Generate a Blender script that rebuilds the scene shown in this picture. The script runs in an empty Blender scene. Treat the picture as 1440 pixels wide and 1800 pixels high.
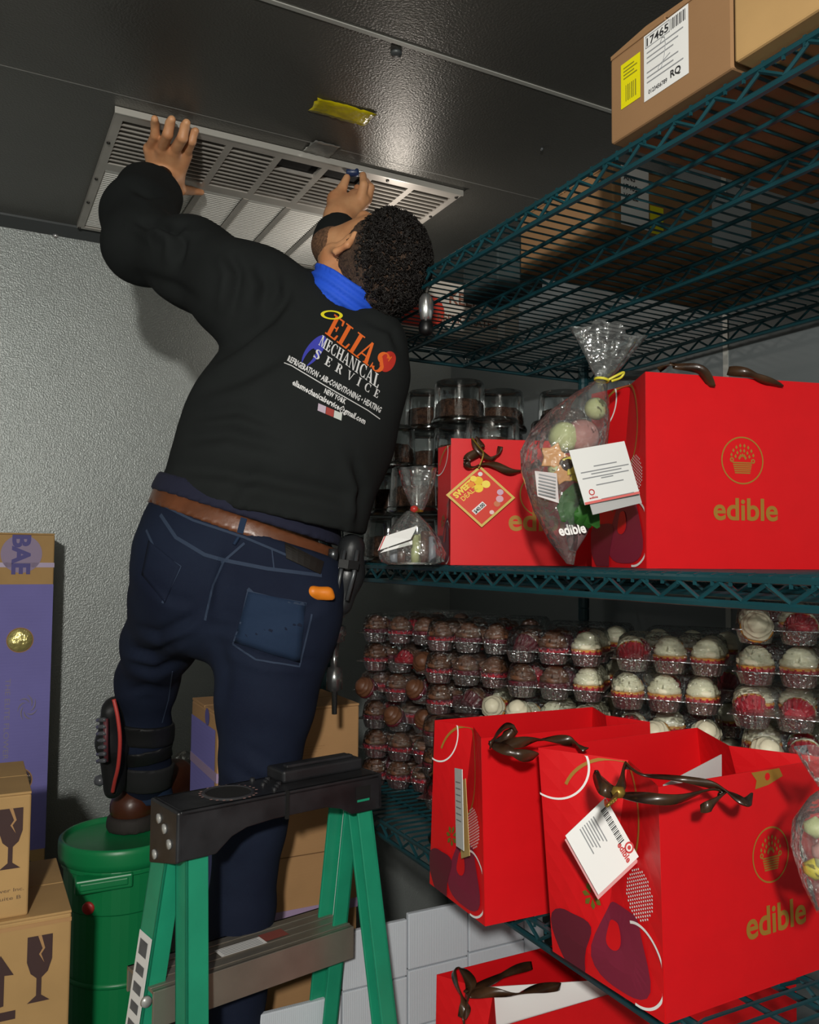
import bpy, bmesh, math, random
import numpy as np
from mathutils import Vector, Matrix
from mathutils.bvhtree import BVHTree

random.seed(7)
SC = bpy.context.scene
COL = SC.collection
# ------------------------------------------------------------------ camera
F = 1490.0                       # focal length in pixels of the 1440x1800 frame
ZC = 1.40                        # eye height above the floor
_vy = np.array([-780.0, -72.0, F]); _vx = np.array([2880.0, -106.0, F])
_Y = _vy / np.linalg.norm(_vy)
_X = _vx - (_vx @ _Y) * _Y; _X /= np.linalg.norm(_X)
_Z = np.cross(_X, _Y); _Z = _Z if _Z[1] > 0 else -_Z
R = np.array([_X, _Y, _Z])       # room axes in rows: x to the shelves, y to the far wall, z up
EYE = np.array([0, 0, ZC])
cam = bpy.data.cameras.new('camera'); camo = bpy.data.objects.new('camera', cam); COL.objects.link(camo)
cam.sensor_fit = 'HORIZONTAL'; cam.sensor_width = 36.0; cam.lens = 36.0 * F / 1440.0; cam.clip_start = 0.02
M = Matrix.Identity(4)
for i in range(3):
    M[i][0] = R[i][0]; M[i][1] = R[i][1]; M[i][2] = -R[i][2]
M[2][3] = ZC
camo.matrix_world = M
SC.camera = camo
# ------------------------------------------------------------------ world, light, exposure
w = bpy.data.worlds.new('world'); SC.world = w; w.use_nodes = True
w.node_tree.nodes['Background'].inputs[0].default_value = (0.75, 0.85, 1, 1)
w.node_tree.nodes['Background'].inputs[1].default_value = 0.02
SC.view_settings.view_transform = 'Standard'; SC.view_settings.look = 'None'
SC.view_settings.gamma = 1.0; SC.view_settings.use_curve_mapping = False
SC.view_settings.exposure = 0.0
SC.cycles.transparent_max_bounces = 24
LAMP_POWER = 138.0
BACK_POWER = 1.7

# ------------------------------------------------------------------ helpers
def ray(px, py): return R @ np.array([px - 720.0, 900.0 - py, F])
def at(px, py, d): return Vector(EYE + ray(px, py) * (d / F))
def onz(px, py, z): r = ray(px, py); return Vector(EYE + r * ((z - ZC) / r[2]))
def ony(px, py, y): r = ray(px, py); return Vector(EYE + r * (y / r[1]))
def onx(px, py, x): r = ray(px, py); return Vector(EYE + r * (x / r[0]))
def topx(P):
    c = (np.asarray(P, float) - EYE) @ R
    return 720 + F * c[:, 0] / c[:, 2], 900 - F * c[:, 1] / c[:, 2], c[:, 2]

def lin(h):
    if not isinstance(h, str): return tuple(h) + (1,)
    h = h.lstrip('#'); o = []
    for i in (0, 2, 4):
        c = int(h[i:i + 2], 16) / 255
        o.append(c / 12.92 if c <= .04045 else ((c + .055) / 1.055) ** 2.4)
    return tuple(o) + (1,)

MATS = {}
def mat(name, col='#888888', rough=.6, metal=0., bump=None, var=None, spec=.5, coat=0., sheen=0., sss=0., emit=None, bump2=None):
    if name in MATS: return MATS[name]
    m = bpy.data.materials.new(name); m.use_nodes = True; MATS[name] = m
    nt = m.node_tree; b = nt.nodes['Principled BSDF']; L = nt.links.new
    b.inputs['Base Color'].default_value = lin(col)
    b.inputs['Roughness'].default_value = rough; b.inputs['Metallic'].default_value = metal
    b.inputs['Specular IOR Level'].default_value = spec
    if coat: b.inputs['Coat Weight'].default_value = coat; b.inputs['Coat Roughness'].default_value = .15
    if sheen: b.inputs['Sheen Weight'].default_value = sheen; b.inputs['Sheen Roughness'].default_value = .5
    if sss:
        b.inputs['Subsurface Weight'].default_value = sss; b.inputs['Subsurface Radius'].default_value = (.01, .004, .002)
    if emit: b.inputs['Emission Color'].default_value = lin(col); b.inputs['Emission Strength'].default_value = emit
    tc = nt.nodes.new('ShaderNodeTexCoord')
    if var:
        sc, amt = var[0], var[1]
        n = nt.nodes.new('ShaderNodeTexNoise'); n.inputs['Scale'].default_value = sc; n.inputs['Detail'].default_value = 5
        if len(var) > 3:
            mp = nt.nodes.new('ShaderNodeMapping'); mp.inputs['Scale'].default_value = var[3]
            L(tc.outputs['Object'], mp.inputs[0]); L(mp.outputs[0], n.inputs['Vector'])
        else: L(tc.outputs['Object'], n.inputs['Vector'])
        rp = nt.nodes.new('ShaderNodeValToRGB'); rp.color_ramp.elements[0].position = .32; rp.color_ramp.elements[1].position = .68
        c = lin(col); c2 = lin(var[2]) if len(var) > 2 and var[2] else tuple(max(0, x * (1 - amt)) for x in c[:3]) + (1,)
        rp.color_ramp.elements[0].color = c2; rp.color_ramp.elements[1].color = c
        L(n.outputs['Fac'], rp.inputs[0]); L(rp.outputs[0], b.inputs['Base Color'])
    prev = None
    for bp in (bump, bump2):
        if not bp: continue
        kind, sc, st, dist = bp[:4]
        if kind == 'voronoi':
            n = nt.nodes.new('ShaderNodeTexVoronoi'); n.feature = 'SMOOTH_F1'; n.inputs['Scale'].default_value = sc; out = n.outputs['Distance']
        elif kind == 'wave':
            n = nt.nodes.new('ShaderNodeTexWave'); n.inputs['Scale'].default_value = sc; n.bands_direction = bp[4] if len(bp) > 4 else 'X'; out = n.outputs['Fac']
        else:
            n = nt.nodes.new('ShaderNodeTexNoise'); n.inputs['Scale'].default_value = sc; n.inputs['Detail'].default_value = 3; out = n.outputs['Fac']
        L(tc.outputs['Object'], n.inputs['Vector'])
        bn = nt.nodes.new('ShaderNodeBump'); bn.inputs['Strength'].default_value = st; bn.inputs['Distance'].default_value = dist
        L(out, bn.inputs['Height'])
        if prev: L(prev, bn.inputs['Normal'])
        prev = bn.outputs[0]
    if prev: L(prev, b.inputs['Normal'])
    return m

def clear_mat(name, tint='#ffffff', refl=.06, edge=.9, rough=.04, alpha_white=0.0, bump=None):
    """thin clear plastic film: passes light straight through, glossy at grazing angles"""
    if name in MATS: return MATS[name]
    m = bpy.data.materials.new(name); m.use_nodes = True; MATS[name] = m
    nt = m.node_tree; nt.nodes.clear(); L = nt.links.new
    o = nt.nodes.new('ShaderNodeOutputMaterial'); tr = nt.nodes.new('ShaderNodeBsdfTransparent'); tr.inputs[0].default_value = lin(tint)
    gl = nt.nodes.new('ShaderNodeBsdfGlossy'); gl.inputs['Roughness'].default_value = rough; gl.inputs[0].default_value = (1, 1, 1, 1)
    lw = nt.nodes.new('ShaderNodeLayerWeight'); lw.inputs[0].default_value = .25
    mr = nt.nodes.new('ShaderNodeMapRange'); mr.inputs[3].default_value = refl; mr.inputs[4].default_value = edge
    L(lw.outputs['Fresnel'], mr.inputs[0])
    mx = nt.nodes.new('ShaderNodeMixShader'); L(mr.outputs[0], mx.inputs[0])
    base = tr.outputs[0]
    if alpha_white:
        df = nt.nodes.new('ShaderNodeBsdfDiffuse'); df.inputs[0].default_value = (.9, .9, .9, 1)
        m2 = nt.nodes.new('ShaderNodeMixShader'); m2.inputs[0].default_value = alpha_white
        L(tr.outputs[0], m2.inputs[1]); L(df.outputs[0], m2.inputs[2]); base = m2.outputs[0]
    L(base, mx.inputs[1]); L(gl.outputs[0], mx.inputs[2]); L(mx.outputs[0], o.inputs[0])
    if bump:
        tc = nt.nodes.new('ShaderNodeTexCoord'); n = nt.nodes.new('ShaderNodeTexNoise'); n.inputs['Scale'].default_value = bump[0]
        bn = nt.nodes.new('ShaderNodeBump'); bn.inputs['Strength'].default_value = bump[1]; bn.inputs['Distance'].default_value = bump[2]
        L(tc.outputs['Object'], n.inputs['Vector']); L(n.outputs['Fac'], bn.inputs['Height']); L(bn.outputs[0], gl.inputs['Normal']); L(bn.outputs[0], lw.inputs['Normal'])
    return m

ORG = {}
CAM_SCALE = 1.0                       # factor by which the pieces being built are scaled about the camera
def cam_scaled(p): q = Vector(p); return Vector((q.x * CAM_SCALE, q.y * CAM_SCALE, ZC + (q.z - ZC) * CAM_SCALE))
def tag(o, label=None, cat=None, group=None, kind=None):
    if label: o['label'] = label
    if cat: o['category'] = cat
    if group: o['group'] = group
    if kind: o['kind'] = kind
    return o
def thing(name, label, cat, loc, group=None, kind=None):
    o = bpy.data.objects.new(name, None); COL.objects.link(o); o.location = cam_scaled(loc); o.empty_display_size = .05
    ORG[o.name] = Vector(loc)
    return tag(o, label, cat, group, kind)
def copy_tree(o, parent=None):
    c = o.copy(); COL.objects.link(c); c.parent = parent
    if o.name in ORG: ORG[c.name] = ORG[o.name]
    for ch in o.children: copy_tree(ch, c)
    return c

class Fr:
    """a local frame: a along u, b along v, c along w"""
    def __init__(s, o, u, v, w=None):
        s.o = Vector(o); s.u = Vector(u).normalized(); s.v = Vector(v).normalized()
        s.w = Vector(w).normalized() if w is not None else s.u.cross(s.v).normalized()
    def __call__(s, a, b, c=0.0): return s.o + s.u * a + s.v * b + s.w * c

class MB:
    def __init__(s): s.v = []; s.f = []
    def add(s, vs, fs):
        o = len(s.v); s.v += [tuple(v) for v in vs]; s.f += [tuple(i + o for i in f) for f in fs]; return s
    def hexa(s, p):   # p: bottom 4 ccw, top 4 ccw
        return s.add(p, [(3, 2, 1, 0), (4, 5, 6, 7), (0, 1, 5, 4), (1, 2, 6, 5), (2, 3, 7, 6), (3, 0, 4, 7)])
    def box(s, x0, x1, y0, y1, z0, z1, fr=None):
        p = [(x0, y0, z0), (x1, y0, z0), (x1, y1, z0), (x0, y1, z0), (x0, y0, z1), (x1, y0, z1), (x1, y1, z1), (x0, y1, z1)]
        return s.hexa([fr(*q) for q in p] if fr else p)
    def bar(s, a, b, wd, ht, up=(0, 0, 1)):
        a, b = Vector(a), Vector(b); d = (b - a).normalized(); x = d.cross(Vector(up)).normalized(); y = x.cross(d).normalized()
        q = [a - x * wd / 2 - y * ht / 2, a + x * wd / 2 - y * ht / 2, a + x * wd / 2 + y * ht / 2, a - x * wd / 2 + y * ht / 2]
        L = (b - a)
        return s.hexa(q + [t + L for t in q])
    def tube(s, pts, r, n=6, closed=False, cap=True):
        pts = [Vector(p) for p in pts]; N = len(pts)
        rs = r if isinstance(r, (list, tuple)) else [r] * N
        t0 = (pts[1] - pts[0]).normalized(); x = t0.orthogonal().normalized(); base = len(s.v)
        for i, p in enumerate(pts):
            t = (pts[(i + 1) % N] - pts[i - 1]) if closed else (pts[min(i + 1, N - 1)] - pts[max(i - 1, 0)])
            t = t.normalized(); x = (x - t * x.dot(t))
            x = x.normalized() if x.length > 1e-6 else t.orthogonal().normalized()
            y = t.cross(x)
            for k in range(n):
                a = 2 * math.pi * k / n; s.v.append(tuple(p + (x * math.cos(a) + y * math.sin(a)) * rs[i]))
        for i in range(N if closed else N - 1):
            for k in range(n):
                a = base + i * n + k; b = base + i * n + (k + 1) % n; j = (i + 1) % N
                s.f.append((a, b, base + j * n + (k + 1) % n, base + j * n + k))
        if cap and not closed:
            s.f.append(tuple(base + k for k in reversed(range(n)))); s.f.append(tuple(base + (N - 1) * n + k for k in range(n)))
        return s
    def lathe(s, prof, n=24, c=(0, 0, 0), fr=None, wob=None, close=True):
        base = len(s.v)
        for i, (r, z) in enumerate(prof):
            for k in range(n):
                a = 2 * math.pi * k / n; rr = r * (wob(a, i) if wob else 1)
                q = (rr * math.cos(a), rr * math.sin(a), z)
                s.v.append(tuple(fr(*q)) if fr else (c[0] + q[0], c[1] + q[1], c[2] + q[2]))
        for i in range(len(prof) - 1):
            for k in range(n):
                s.f.append((base + i * n + k, base + i * n + (k + 1) % n, base + (i + 1) * n + (k + 1) % n, base + (i + 1) * n + k))
        if close:
            if prof[0][0] > 1e-6: s.f.append(tuple(base + k for k in reversed(range(n))))
            if prof[-1][0] > 1e-6: s.f.append(tuple(base + (len(prof) - 1) * n + k for k in range(n)))
        return s
    def prism(s, poly, fr, t=0.0, c0=0.0):
        n = len(poly)
        A = [fr(a, b, c0) for a, b in poly]
        if t == 0: return s.add(A, [tuple(range(n))])
        B = [fr(a, b, c0 + t) for a, b in poly]
        fs = [tuple(reversed(range(n))), tuple(range(n, 2 * n))] + [(i, (i + 1) % n, n + (i + 1) % n, n + i) for i in range(n)]
        return s.add(A + B, fs)
    def ring(s, fr, r0, r1, n=40, c=0.0, cx=0., cy=0., a0=0., a1=2 * math.pi, ell=1.0):
        full = abs(a1 - a0 - 2 * math.pi) < 1e-6; N = n if full else n + 1; vs = []
        for k in range(N):
            a = a0 + (a1 - a0) * k / n
            for r in (r0, r1): vs.append(fr(cx + r * math.cos(a), cy + ell * r * math.sin(a), c))
        fs = []
        for k in range(n):
            j = (k + 1) % N; fs.append((2 * k, 2 * k + 1, 2 * j + 1, 2 * j))
        return s.add(vs, fs)
    def ribbon(s, pts, wd, nrm, th=.0012):
        """flat strip through pts; nrm one or many normals"""
        pts = [Vector(p) for p in pts]; N = len(pts); base = len(s.v)
        wds = wd if isinstance(wd, (list, tuple)) else [wd] * N
        ns = [Vector(n) for n in nrm] if isinstance(nrm, list) else [Vector(nrm)] * N
        for i, p in enumerate(pts):
            t = (pts[min(i + 1, N - 1)] - pts[max(i - 1, 0)]).normalized()
            x = t.cross(ns[i]).normalized(); nn = x.cross(t).normalized()
            for sx, sn in ((-1, -1), (1, -1), (1, 1), (-1, 1)): s.v.append(tuple(p + x * sx * wds[i] / 2 + nn * sn * th / 2))
        for i in range(N - 1):
            for k in range(4):
                a = base + 4 * i + k; b = base + 4 * i + (k + 1) % 4; s.f.append((a, b, b + 4, a + 4))
        s.f.append((base + 3, base + 2, base + 1, base)); e = base + 4 * (N - 1); s.f.append((e, e + 1, e + 2, e + 3))
        return s
    def mesh(s, name, org=(0, 0, 0)):
        me = bpy.data.meshes.new(name); o = Vector(org)
        me.from_pydata([((v[0] - o[0]) * CAM_SCALE, (v[1] - o[1]) * CAM_SCALE, (v[2] - o[2]) * CAM_SCALE) for v in s.v], [], s.f); me.update()
        return me
    def obj(s, name, m, parent=None, loc=None, smooth=False, bevel=0., seg=2, solid=0., recalc=False, label=None):
        org = ORG[parent.name] if parent else (Vector(loc) if loc is not None else Vector((0, 0, 0)))
        me = s.mesh(name, org)
        if recalc:
            bm = bmesh.new(); bm.from_mesh(me); bmesh.ops.recalc_face_normals(bm, faces=bm.faces); bm.to_mesh(me); bm.free()
        return link(name, me, m, parent, org, smooth, bevel, seg, solid, label)

def link(name, me, m, parent=None, org=(0, 0, 0), smooth=False, bevel=0., seg=2, solid=0., label=None):
    o = bpy.data.objects.new(name, me); COL.objects.link(o)
    for q in (m if isinstance(m, (list, tuple)) else [m]): me.materials.append(q)
    if parent: o.parent = parent
    else: o.location = cam_scaled(org)
    ORG[o.name] = Vector(org)
    if smooth: me.polygons.foreach_set('use_smooth', [True] * len(me.polygons))
    if solid:
        md = o.modifiers.new('solid', 'SOLIDIFY'); md.thickness = solid; md.offset = 0
    if bevel:
        md = o.modifiers.new('bevel', 'BEVEL'); md.width = bevel; md.segments = seg; md.limit_method = 'ANGLE'; md.angle_limit = .6
    if label: o['label'] = label
    return o

_tx = {}
def text2d(body, bold=0.0, res=3):
    """outline letters of one line as flat polygons, cap height about 0.7, left-aligned"""
    k = (body, bold, res)
    if k in _tx: return _tx[k]
    cu = bpy.data.curves.new('t', 'FONT'); cu.body = body; cu.size = 1; cu.offset = bold; cu.resolution_u = res; cu.fill_mode = 'FRONT'
    o = bpy.data.objects.new('t', cu); COL.objects.link(o)
    me = bpy.data.meshes.new_from_object(o)
    vs = [(v.co.x, v.co.y) for v in me.vertices]; fs = [tuple(p.vertices) for p in me.polygons]
    bpy.data.objects.remove(o); bpy.data.curves.remove(cu); bpy.data.meshes.remove(me)
    _tx[k] = (vs, fs); return vs, fs
def put_text(mb, body, fn, x0, y0, width=None, height=None, bold=0.0, center=False, res=3):
    """lettering in the 2-D frame fn(a,b); fitted to width and/or cap height"""
    vs, fs = text2d(body, bold, res)
    if not vs: return mb
    xs = [v[0] for v in vs]; ys = [v[1] for v in vs]; w0 = max(xs) - min(xs); h0 = max(ys) - min(ys)
    sy = (height / .7) if height else None
    sx = (width / w0) if width else sy
    sy = sy or sx
    off = -(width if width else w0 * sx) / 2 if center else 0
    return mb.add([fn(x0 + off + (x - min(xs)) * sx, y0 + y * sy) for x, y in vs], fs)
# ================================================================== materials
m_wall = mat('stucco_metal', '#a2a8a6', .30, .25, bump=('noise', 230, .6, .003), bump2=('noise', 90, .25, .002), var=(3, .1))
m_wall_r = mat('plain_grey_metal', '#7d8486', .5, .3, bump=('noise', 200, .15, .001))
m_ceil = mat('shaded_embossed_metal', '#63625d', .34, .4, bump=('noise', 210, .4, .003), var=(2.5, .2))  # like the wall's metal, its colour darkened to stand for weak grazing light
m_seam = mat('seam_bead', '#b9bab4', .4, .3)
m_floor = mat('floor_tread', '#4a4a4a', .6, .2, bump=('noise', 40, .4, .004), var=(5, .3))
m_trim = mat('trim_dark', '#55595a', .45, .4)
m_steel = mat('brushed_steel', '#cbc6be', .42, .3, bump=('noise', 300, .1, .0006), var=(9, .25))
m_fin = mat('bright_fin', '#efefe9', .45, .2)
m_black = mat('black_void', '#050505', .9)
m_screw = mat('screw', '#3a3835', .4, .8)
m_teal = mat('teal_epoxy', '#184850', .38, .1, bump=('noise', 90, .15, .001), var=(14, .3))
m_card = mat('cardboard', '#b0875a', .85, 0, bump=('wave', 55, .06, .0006, 'Z'), var=(8, .16))
m_card2 = mat('cardboard_brown', '#97724d', .85, 0, bump=('wave', 60, .05, .0006, 'Z'), var=(6, .14))
m_card3 = mat('cardboard_pale', '#b8935f', .85, 0, bump=('noise', 60, .1, .001), var=(7, .2))
m_cardw = mat('white_corrugated', '#c9d0d8', .7, 0, bump=('wave', 90, .2, .0008, 'X'), var=(3, .06))
m_tape = mat('kraft_tape', '#9d8a61', .3, 0, var=(12, .2))
m_pap = mat('white_paper', '#e6e6e4', .6)
m_ink = mat('ink_dark', '#2a2a2c', .7)
m_inkg = mat('ink_grey', '#8d8f92', .7)
m_inkb = mat('ink_brown', '#3f2a28', .8)
m_yel = mat('yellow_label', '#e6dc10', .5)
m_yink = mat('yellow_label_ink', '#8a8420', .6)
m_ytape = mat('yellow_tape', '#d6c414', .25, 0, bump=('noise', 60, .6, .004), var=(25, .35))
m_ctape = mat('silver_tape', '#8a8a86', .3, .4, bump=('noise', 80, .7, .003))
m_purp = mat('purple_print', '#7b75bb', .7, 0, bump=('wave', 40, .08, .001, 'Z'), var=(5, .14))
m_purp2 = mat('purple_ink', '#5a5590', .75)
m_lav = mat('lavender_band', '#a58fae', .35, 0)
m_green = mat('green_plastic', '#12824a', .38, 0, bump=('noise', 120, .08, .001), var=(4, .12))
m_lad = mat('ladder_fibreglass', '#1c9470', .5, 0, bump=('noise', 200, .15, .001), var=(20, .14))
m_cap = mat('ladder_black_plastic', '#17181a', .42, 0, bump=('noise', 120, .25, .001), var=(18, .4, '#2c2d30'))
m_alu = mat('ladder_aluminium', '#a29c90', .42, .7, bump=('wave', 60, .1, .0005, 'Y'), var=(15, .2))
m_red = mat('bag_red', '#d6141b', .42, 0, var=(30, .05), spec=.35)
m_redd = mat('bag_red_dark', '#8e1526', .45)
m_mar = mat('bag_maroon', '#5f1a2b', .45)
m_plum = mat('bag_plum', '#7c2039', .45)
m_gold = mat('gold_foil', '#a98a3e', .32, .7)
m_goldd = mat('gold_ink', '#a87a30', .5, .2)
m_olive = mat('gold_green_ink', '#6f6a22', .5, .2)
m_white = mat('white_print', '#ece8e6', .5)
m_rib = mat('satin_ribbon', '#1d100b', .3, 0, var=(22, .3, '#4a3422'), coat=.15)
m_clear = clear_mat('clear_plastic', '#f4f7f7', .09, .9, .06)
m_foil = clear_mat('clear_tray', '#c4c8c8', .40, 1.0, .18, alpha_white=.05, bump=(220, .9, .004))
m_cello = clear_mat('cellophane', '#f2f4f2', .10, .9, .08, alpha_white=.05, bump=(45, .9, .012))

# ================================================================== the room
X0, X1, Y0, Y1, CZ = -1.35, 1.530, -2.2, 2.615, 2.35
def slab(name, b, m, kind='structure', parent=None, bevel=0.):
    mb = MB().box(*b); o = mb.obj(name, m, parent, None if parent else ((b[0] + b[1]) / 2, (b[2] + b[3]) / 2, b[4]), bevel=bevel)
    if not parent: o['kind'] = kind
    return o
slab('floor', (X0, X1, Y0, Y1, -.05, 0), m_floor)
slab('wall_far', (X0 - .1, X1 + .1, Y1, Y1 + .08, 0, CZ), m_wall)
slab('wall_left', (X0 - .08, X0, Y0, Y1, 0, CZ), m_wall)
slab('wall_back', (X0 - .1, X1 + .1, Y0 - .08, Y0, 0, CZ), m_wall)
wr = thing('wall_right', None, None, (X1, 0, 0), kind='structure')
for a, b in ((Y0, -.12), (-.116, 1.367), (1.371, Y1)):
    slab('wall_panel', (X1, X1 + .06, a, b, 0, CZ), m_wall_r, parent=wr)
MB().box(X1 - .002, X1 + .03, 1.362, 1.376, 0, CZ).obj('seam_bead', m_seam, wr)
ce = thing('ceiling', None, None, (0, 0, CZ), kind='structure')
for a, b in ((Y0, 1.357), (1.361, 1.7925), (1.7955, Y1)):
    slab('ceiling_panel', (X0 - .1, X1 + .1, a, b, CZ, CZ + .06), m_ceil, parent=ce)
MB().box(X0, X1, 1.354, 1.3635, CZ - .002, CZ + .03).obj('seam_bead', m_seam, ce)
MB().box(X0, X1, 1.7925, 1.7955, CZ - .0006, CZ + .03).obj('seam_bead', mat('seam_dull', '#8a8a86', .5, .4), ce)
for (x, y, r) in ((.688, 1.389, .011), (1.153, 1.561, .004)):
    MB().lathe([(r, 0), (r, -.003), (r * .8, -.006), (.0001, -.007)], 20, (x, y, CZ)).obj('plug_button', m_trim, ce, smooth=True)
# cove strip where far wall meets ceiling
t1 = MB().hexa([(X0, Y1 - .03, CZ - .006), (X1, Y1 - .03, CZ - .006), (X1, Y1, CZ - .03), (X0, Y1, CZ - .03), (X0, Y1 - .03, CZ), (X1, Y1 - .03, CZ), (X1, Y1, CZ), (X0, Y1, CZ)]).obj('trim_1', m_trim, loc=(0, Y1, CZ)); t1['kind'] = 'structure'
MB().lathe([(.0085, 0), (.008, -.003), (.0001, -.006)], 16, fr=Fr((.20, Y1, CZ - .03), (1, 0, 0), (0, 0, 1), (0, 1, 0))).obj('trim_2', mat('rivet_bright', '#d8d8d8', .25, .8), loc=(.2, Y1, CZ - .03), smooth=True)['kind'] = 'structure'

# ceiling lamp behind the viewer: the light of the room
def ceiling_lamp(px, py, pz, power):
    t = thing('pendant_lamp', 'bare bulb hanging on a black cord behind the viewer', 'lamp', (px, py, CZ))
    MB().lathe([(.05, 0), (.05, -.012), (.02, -.025), (.006, -.03)], 24, (px, py, CZ)).obj('ceiling_rose', mat('lamp_white', '#d8d8d4', .5), t, smooth=True)
    MB().tube([(px, py, CZ - .028), (px, py, pz + .11)], .004, 6).obj('cord', mat('cord_black', '#101010', .6), t)
    MB().lathe([(.006, .112), (.02, .105), (.022, .07), (.018, .065)], 20, (px, py, pz)).obj('socket', MATS['cord_black'], t, smooth=True)
    l = bpy.data.lights.new('lamp_bulb', 'POINT'); l.energy = power; l.shadow_soft_size = .045; l.color = (1.0, .96, .89)
    o = bpy.data.objects.new('lamp_bulb', l); COL.objects.link(o); o.parent = t; o.location = (0, 0, pz - CZ)
    return t
_lp = EYE + R @ np.array([-.05, .45, -.75])
ceiling_lamp(_lp[0], _lp[1], _lp[2], LAMP_POWER)
# clamp lamp on the far shelf post, its gooseneck bent up behind the man's head
def clamp_lamp(post, bulb, power):
    t = thing('clamp_lamp', "gooseneck clamp lamp on the far shelf post behind the man's head", 'lamp', post)
    post, bulb = Vector(post), Vector(bulb)
    MB().box(post.x - .022, post.x + .022, post.y - .022, post.y + .022, post.z - .03, post.z + .03).obj('clamp', m_screw, t, bevel=.004)
    pts = [post, post + Vector((.04, .05, .03)), post.lerp(bulb, .45) + Vector((.0, .05, -.02)), post.lerp(bulb, .8) + Vector((0, .04, -.03)), bulb + Vector((.02, .03, -.07)), bulb + Vector((.02, .03, -.045))]
    MB().tube(pts, .006, 8).obj('gooseneck', m_screw, t, smooth=True)
    MB().lathe([(.006, -.05), (.018, -.045), (.026, -.02), (.028, -.012)], 20, tuple(bulb + Vector((.02, .03, 0)))).obj('shade', m_screw, t, smooth=True)
    l = bpy.data.lights.new('lamp_bulb', 'POINT'); l.energy = power; l.shadow_soft_size = .02; l.color = (1.0, .90, .80)
    o = bpy.data.objects.new('lamp_bulb', l); COL.objects.link(o); o.parent = t; o.location = bulb - post
_cl = at(700, 470, 2.275)
clamp_lamp((.725, 1.80, 1.86), _cl, BACK_POWER)

# ================================================================== ceiling grille
GX0, GX1, GY0, GY1 = .252, 1.108, 1.846, 2.565
gz = CZ - .014
g = thing('ceiling_grille', 'long steel return-air grille with slotted bays and finned filters in the ceiling', 'air grille', (.68, 2.2, gz))
fr_ = MB()
fr_.box(GX0, GX1, GY0, 1.874, gz, CZ - .001); fr_.box(GX0, GX1, 2.100, 2.136, gz, CZ - .001); fr_.box(GX0, GX1, 2.548, GY1, gz, CZ - .001)
fr_.box(GX0, .270, 1.874, 2.100, gz, CZ - .001); fr_.box(GX0, .270, 2.136, 2.548, gz, CZ - .001)
fr_.box(1.092, GX1, 1.874, 2.100, gz, CZ - .001); fr_.box(1.092, GX1, 2.136, 2.548, gz, CZ - .001)
fr_.obj('frame', m_steel, g)
MB().box(GX0 - .003, GX1 + .003, GY0 - .004, GY0, gz - .001, CZ - .001).obj('front_lip', mat('lip_bright', '#d6d4cc', .35, .5), g)
pit = (1.092 - .270) / 7
MB().box(.262, 1.1, 1.86, 2.56, CZ - .0035, CZ - .001).obj('slot_shade_sheet', m_black, g)  # black sheet standing in for the unlit hollow behind the slots
for i in range(1, 7):
    x = .270 + i * pit
    MB().box(x - .008, x + .008, 1.874, 2.100, gz, CZ - .002).obj('bay_divider', m_steel, g)
    MB().box(x - .007, x + .007, 2.136, 2.548, gz - .001, CZ - .002).obj('bay_divider', m_steel, g)
broken = {(3, 1), (3, 2), (4, 1), (4, 2)}
for i in range(7):
    a = .270 + i * pit + (.008 if i else 0); b = .270 + (i + 1) * pit - (.008 if i < 6 else 0)
    n = 11; st = (2.100 - 1.874) / n
    for k in range(1, n):
        if (i, k) in broken: continue
        y = 1.874 + k * st
        MB().hexa([(a, y - .0022, gz), (b, y - .0022, gz), (b, y + .0022, gz), (a, y + .0022, gz), (a, y + .001, CZ - .004), (b, y + .001, CZ - .004), (b, y + .005, CZ - .004), (a, y + .005, CZ - .004)]).obj('slat', m_steel, g)
    MB().box(a, b, 2.136, 2.548, gz + .009, gz + .0102).obj('fin_gap_shade', mat('filter_shade', '#2b2a28', .8), g)  # dark sheet: the shade between the fins is put into its colour
    fb = MB()
    fb.box(a + .001, b - .001, 2.137, 2.147, gz + .001, gz + .009)
    n = 34; st = (2.545 - 2.15) / n
    for k in range(n):
        y = 2.15 + k * st
        fb.hexa([(a + .002, y, gz + .002), (b - .002, y, gz + .002), (b - .002, y + .005, gz + .002), (a + .002, y + .005, gz + .002), (a + .002, y - .003, gz + .009), (b - .002, y - .003, gz + .009), (b - .002, y + .002, gz + .009), (a + .002, y + .002, gz + .009)])
    o = fb.obj('filter_fins', m_fin, g); o['kind'] = 'stuff'
for x, y in ((.257, 1.99), (.258, 2.2), (.258, 2.36), (.258, 2.56), (1.10, 1.86), (1.101, 2.0), (.90, 1.858)):
    MB().lathe([(.0045, 0), (.004, -.003), (.0001, -.004)], 10, (x, y, gz)).obj('screw', m_screw, g)
# tape pieces on the ceiling
def tape_piece(name, label, pts, m, z, zig):
    vs, fs = [], []; nx, ny = 14, 6
    for j in range(ny + 1):
        for i in range(nx + 1):
            u, v = i / nx, j / ny
            p = (Vector(pts[0]) * (1 - u) + Vector(pts[1]) * u) * (1 - v) + (Vector(pts[3]) * (1 - u) + Vector(pts[2]) * u) * v
            e = (random.random() - .5) * zig if i in (0, nx) or j in (0, ny) else 0
            vs.append((p.x + e, p.y + e * .6, z - .0015 - random.random() * .0022))
    for j in range(ny):
        for i in range(nx):
            a = j * (nx + 1) + i; fs.append((a, a + 1, a + nx + 2, a + nx + 1))
    o = MB().add(vs, fs).obj(name, m, loc=(pts[0][0], pts[0][1], z), solid=.0008, smooth=True)
    tag(o, label, 'tape')
tape_piece('yellow_tape', 'crumpled strip of yellow tape stuck to the dark ceiling', [(.616, 1.663), (.748, 1.664), (.748, 1.604), (.616, 1.604)], m_ytape, CZ, .006)
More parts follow.
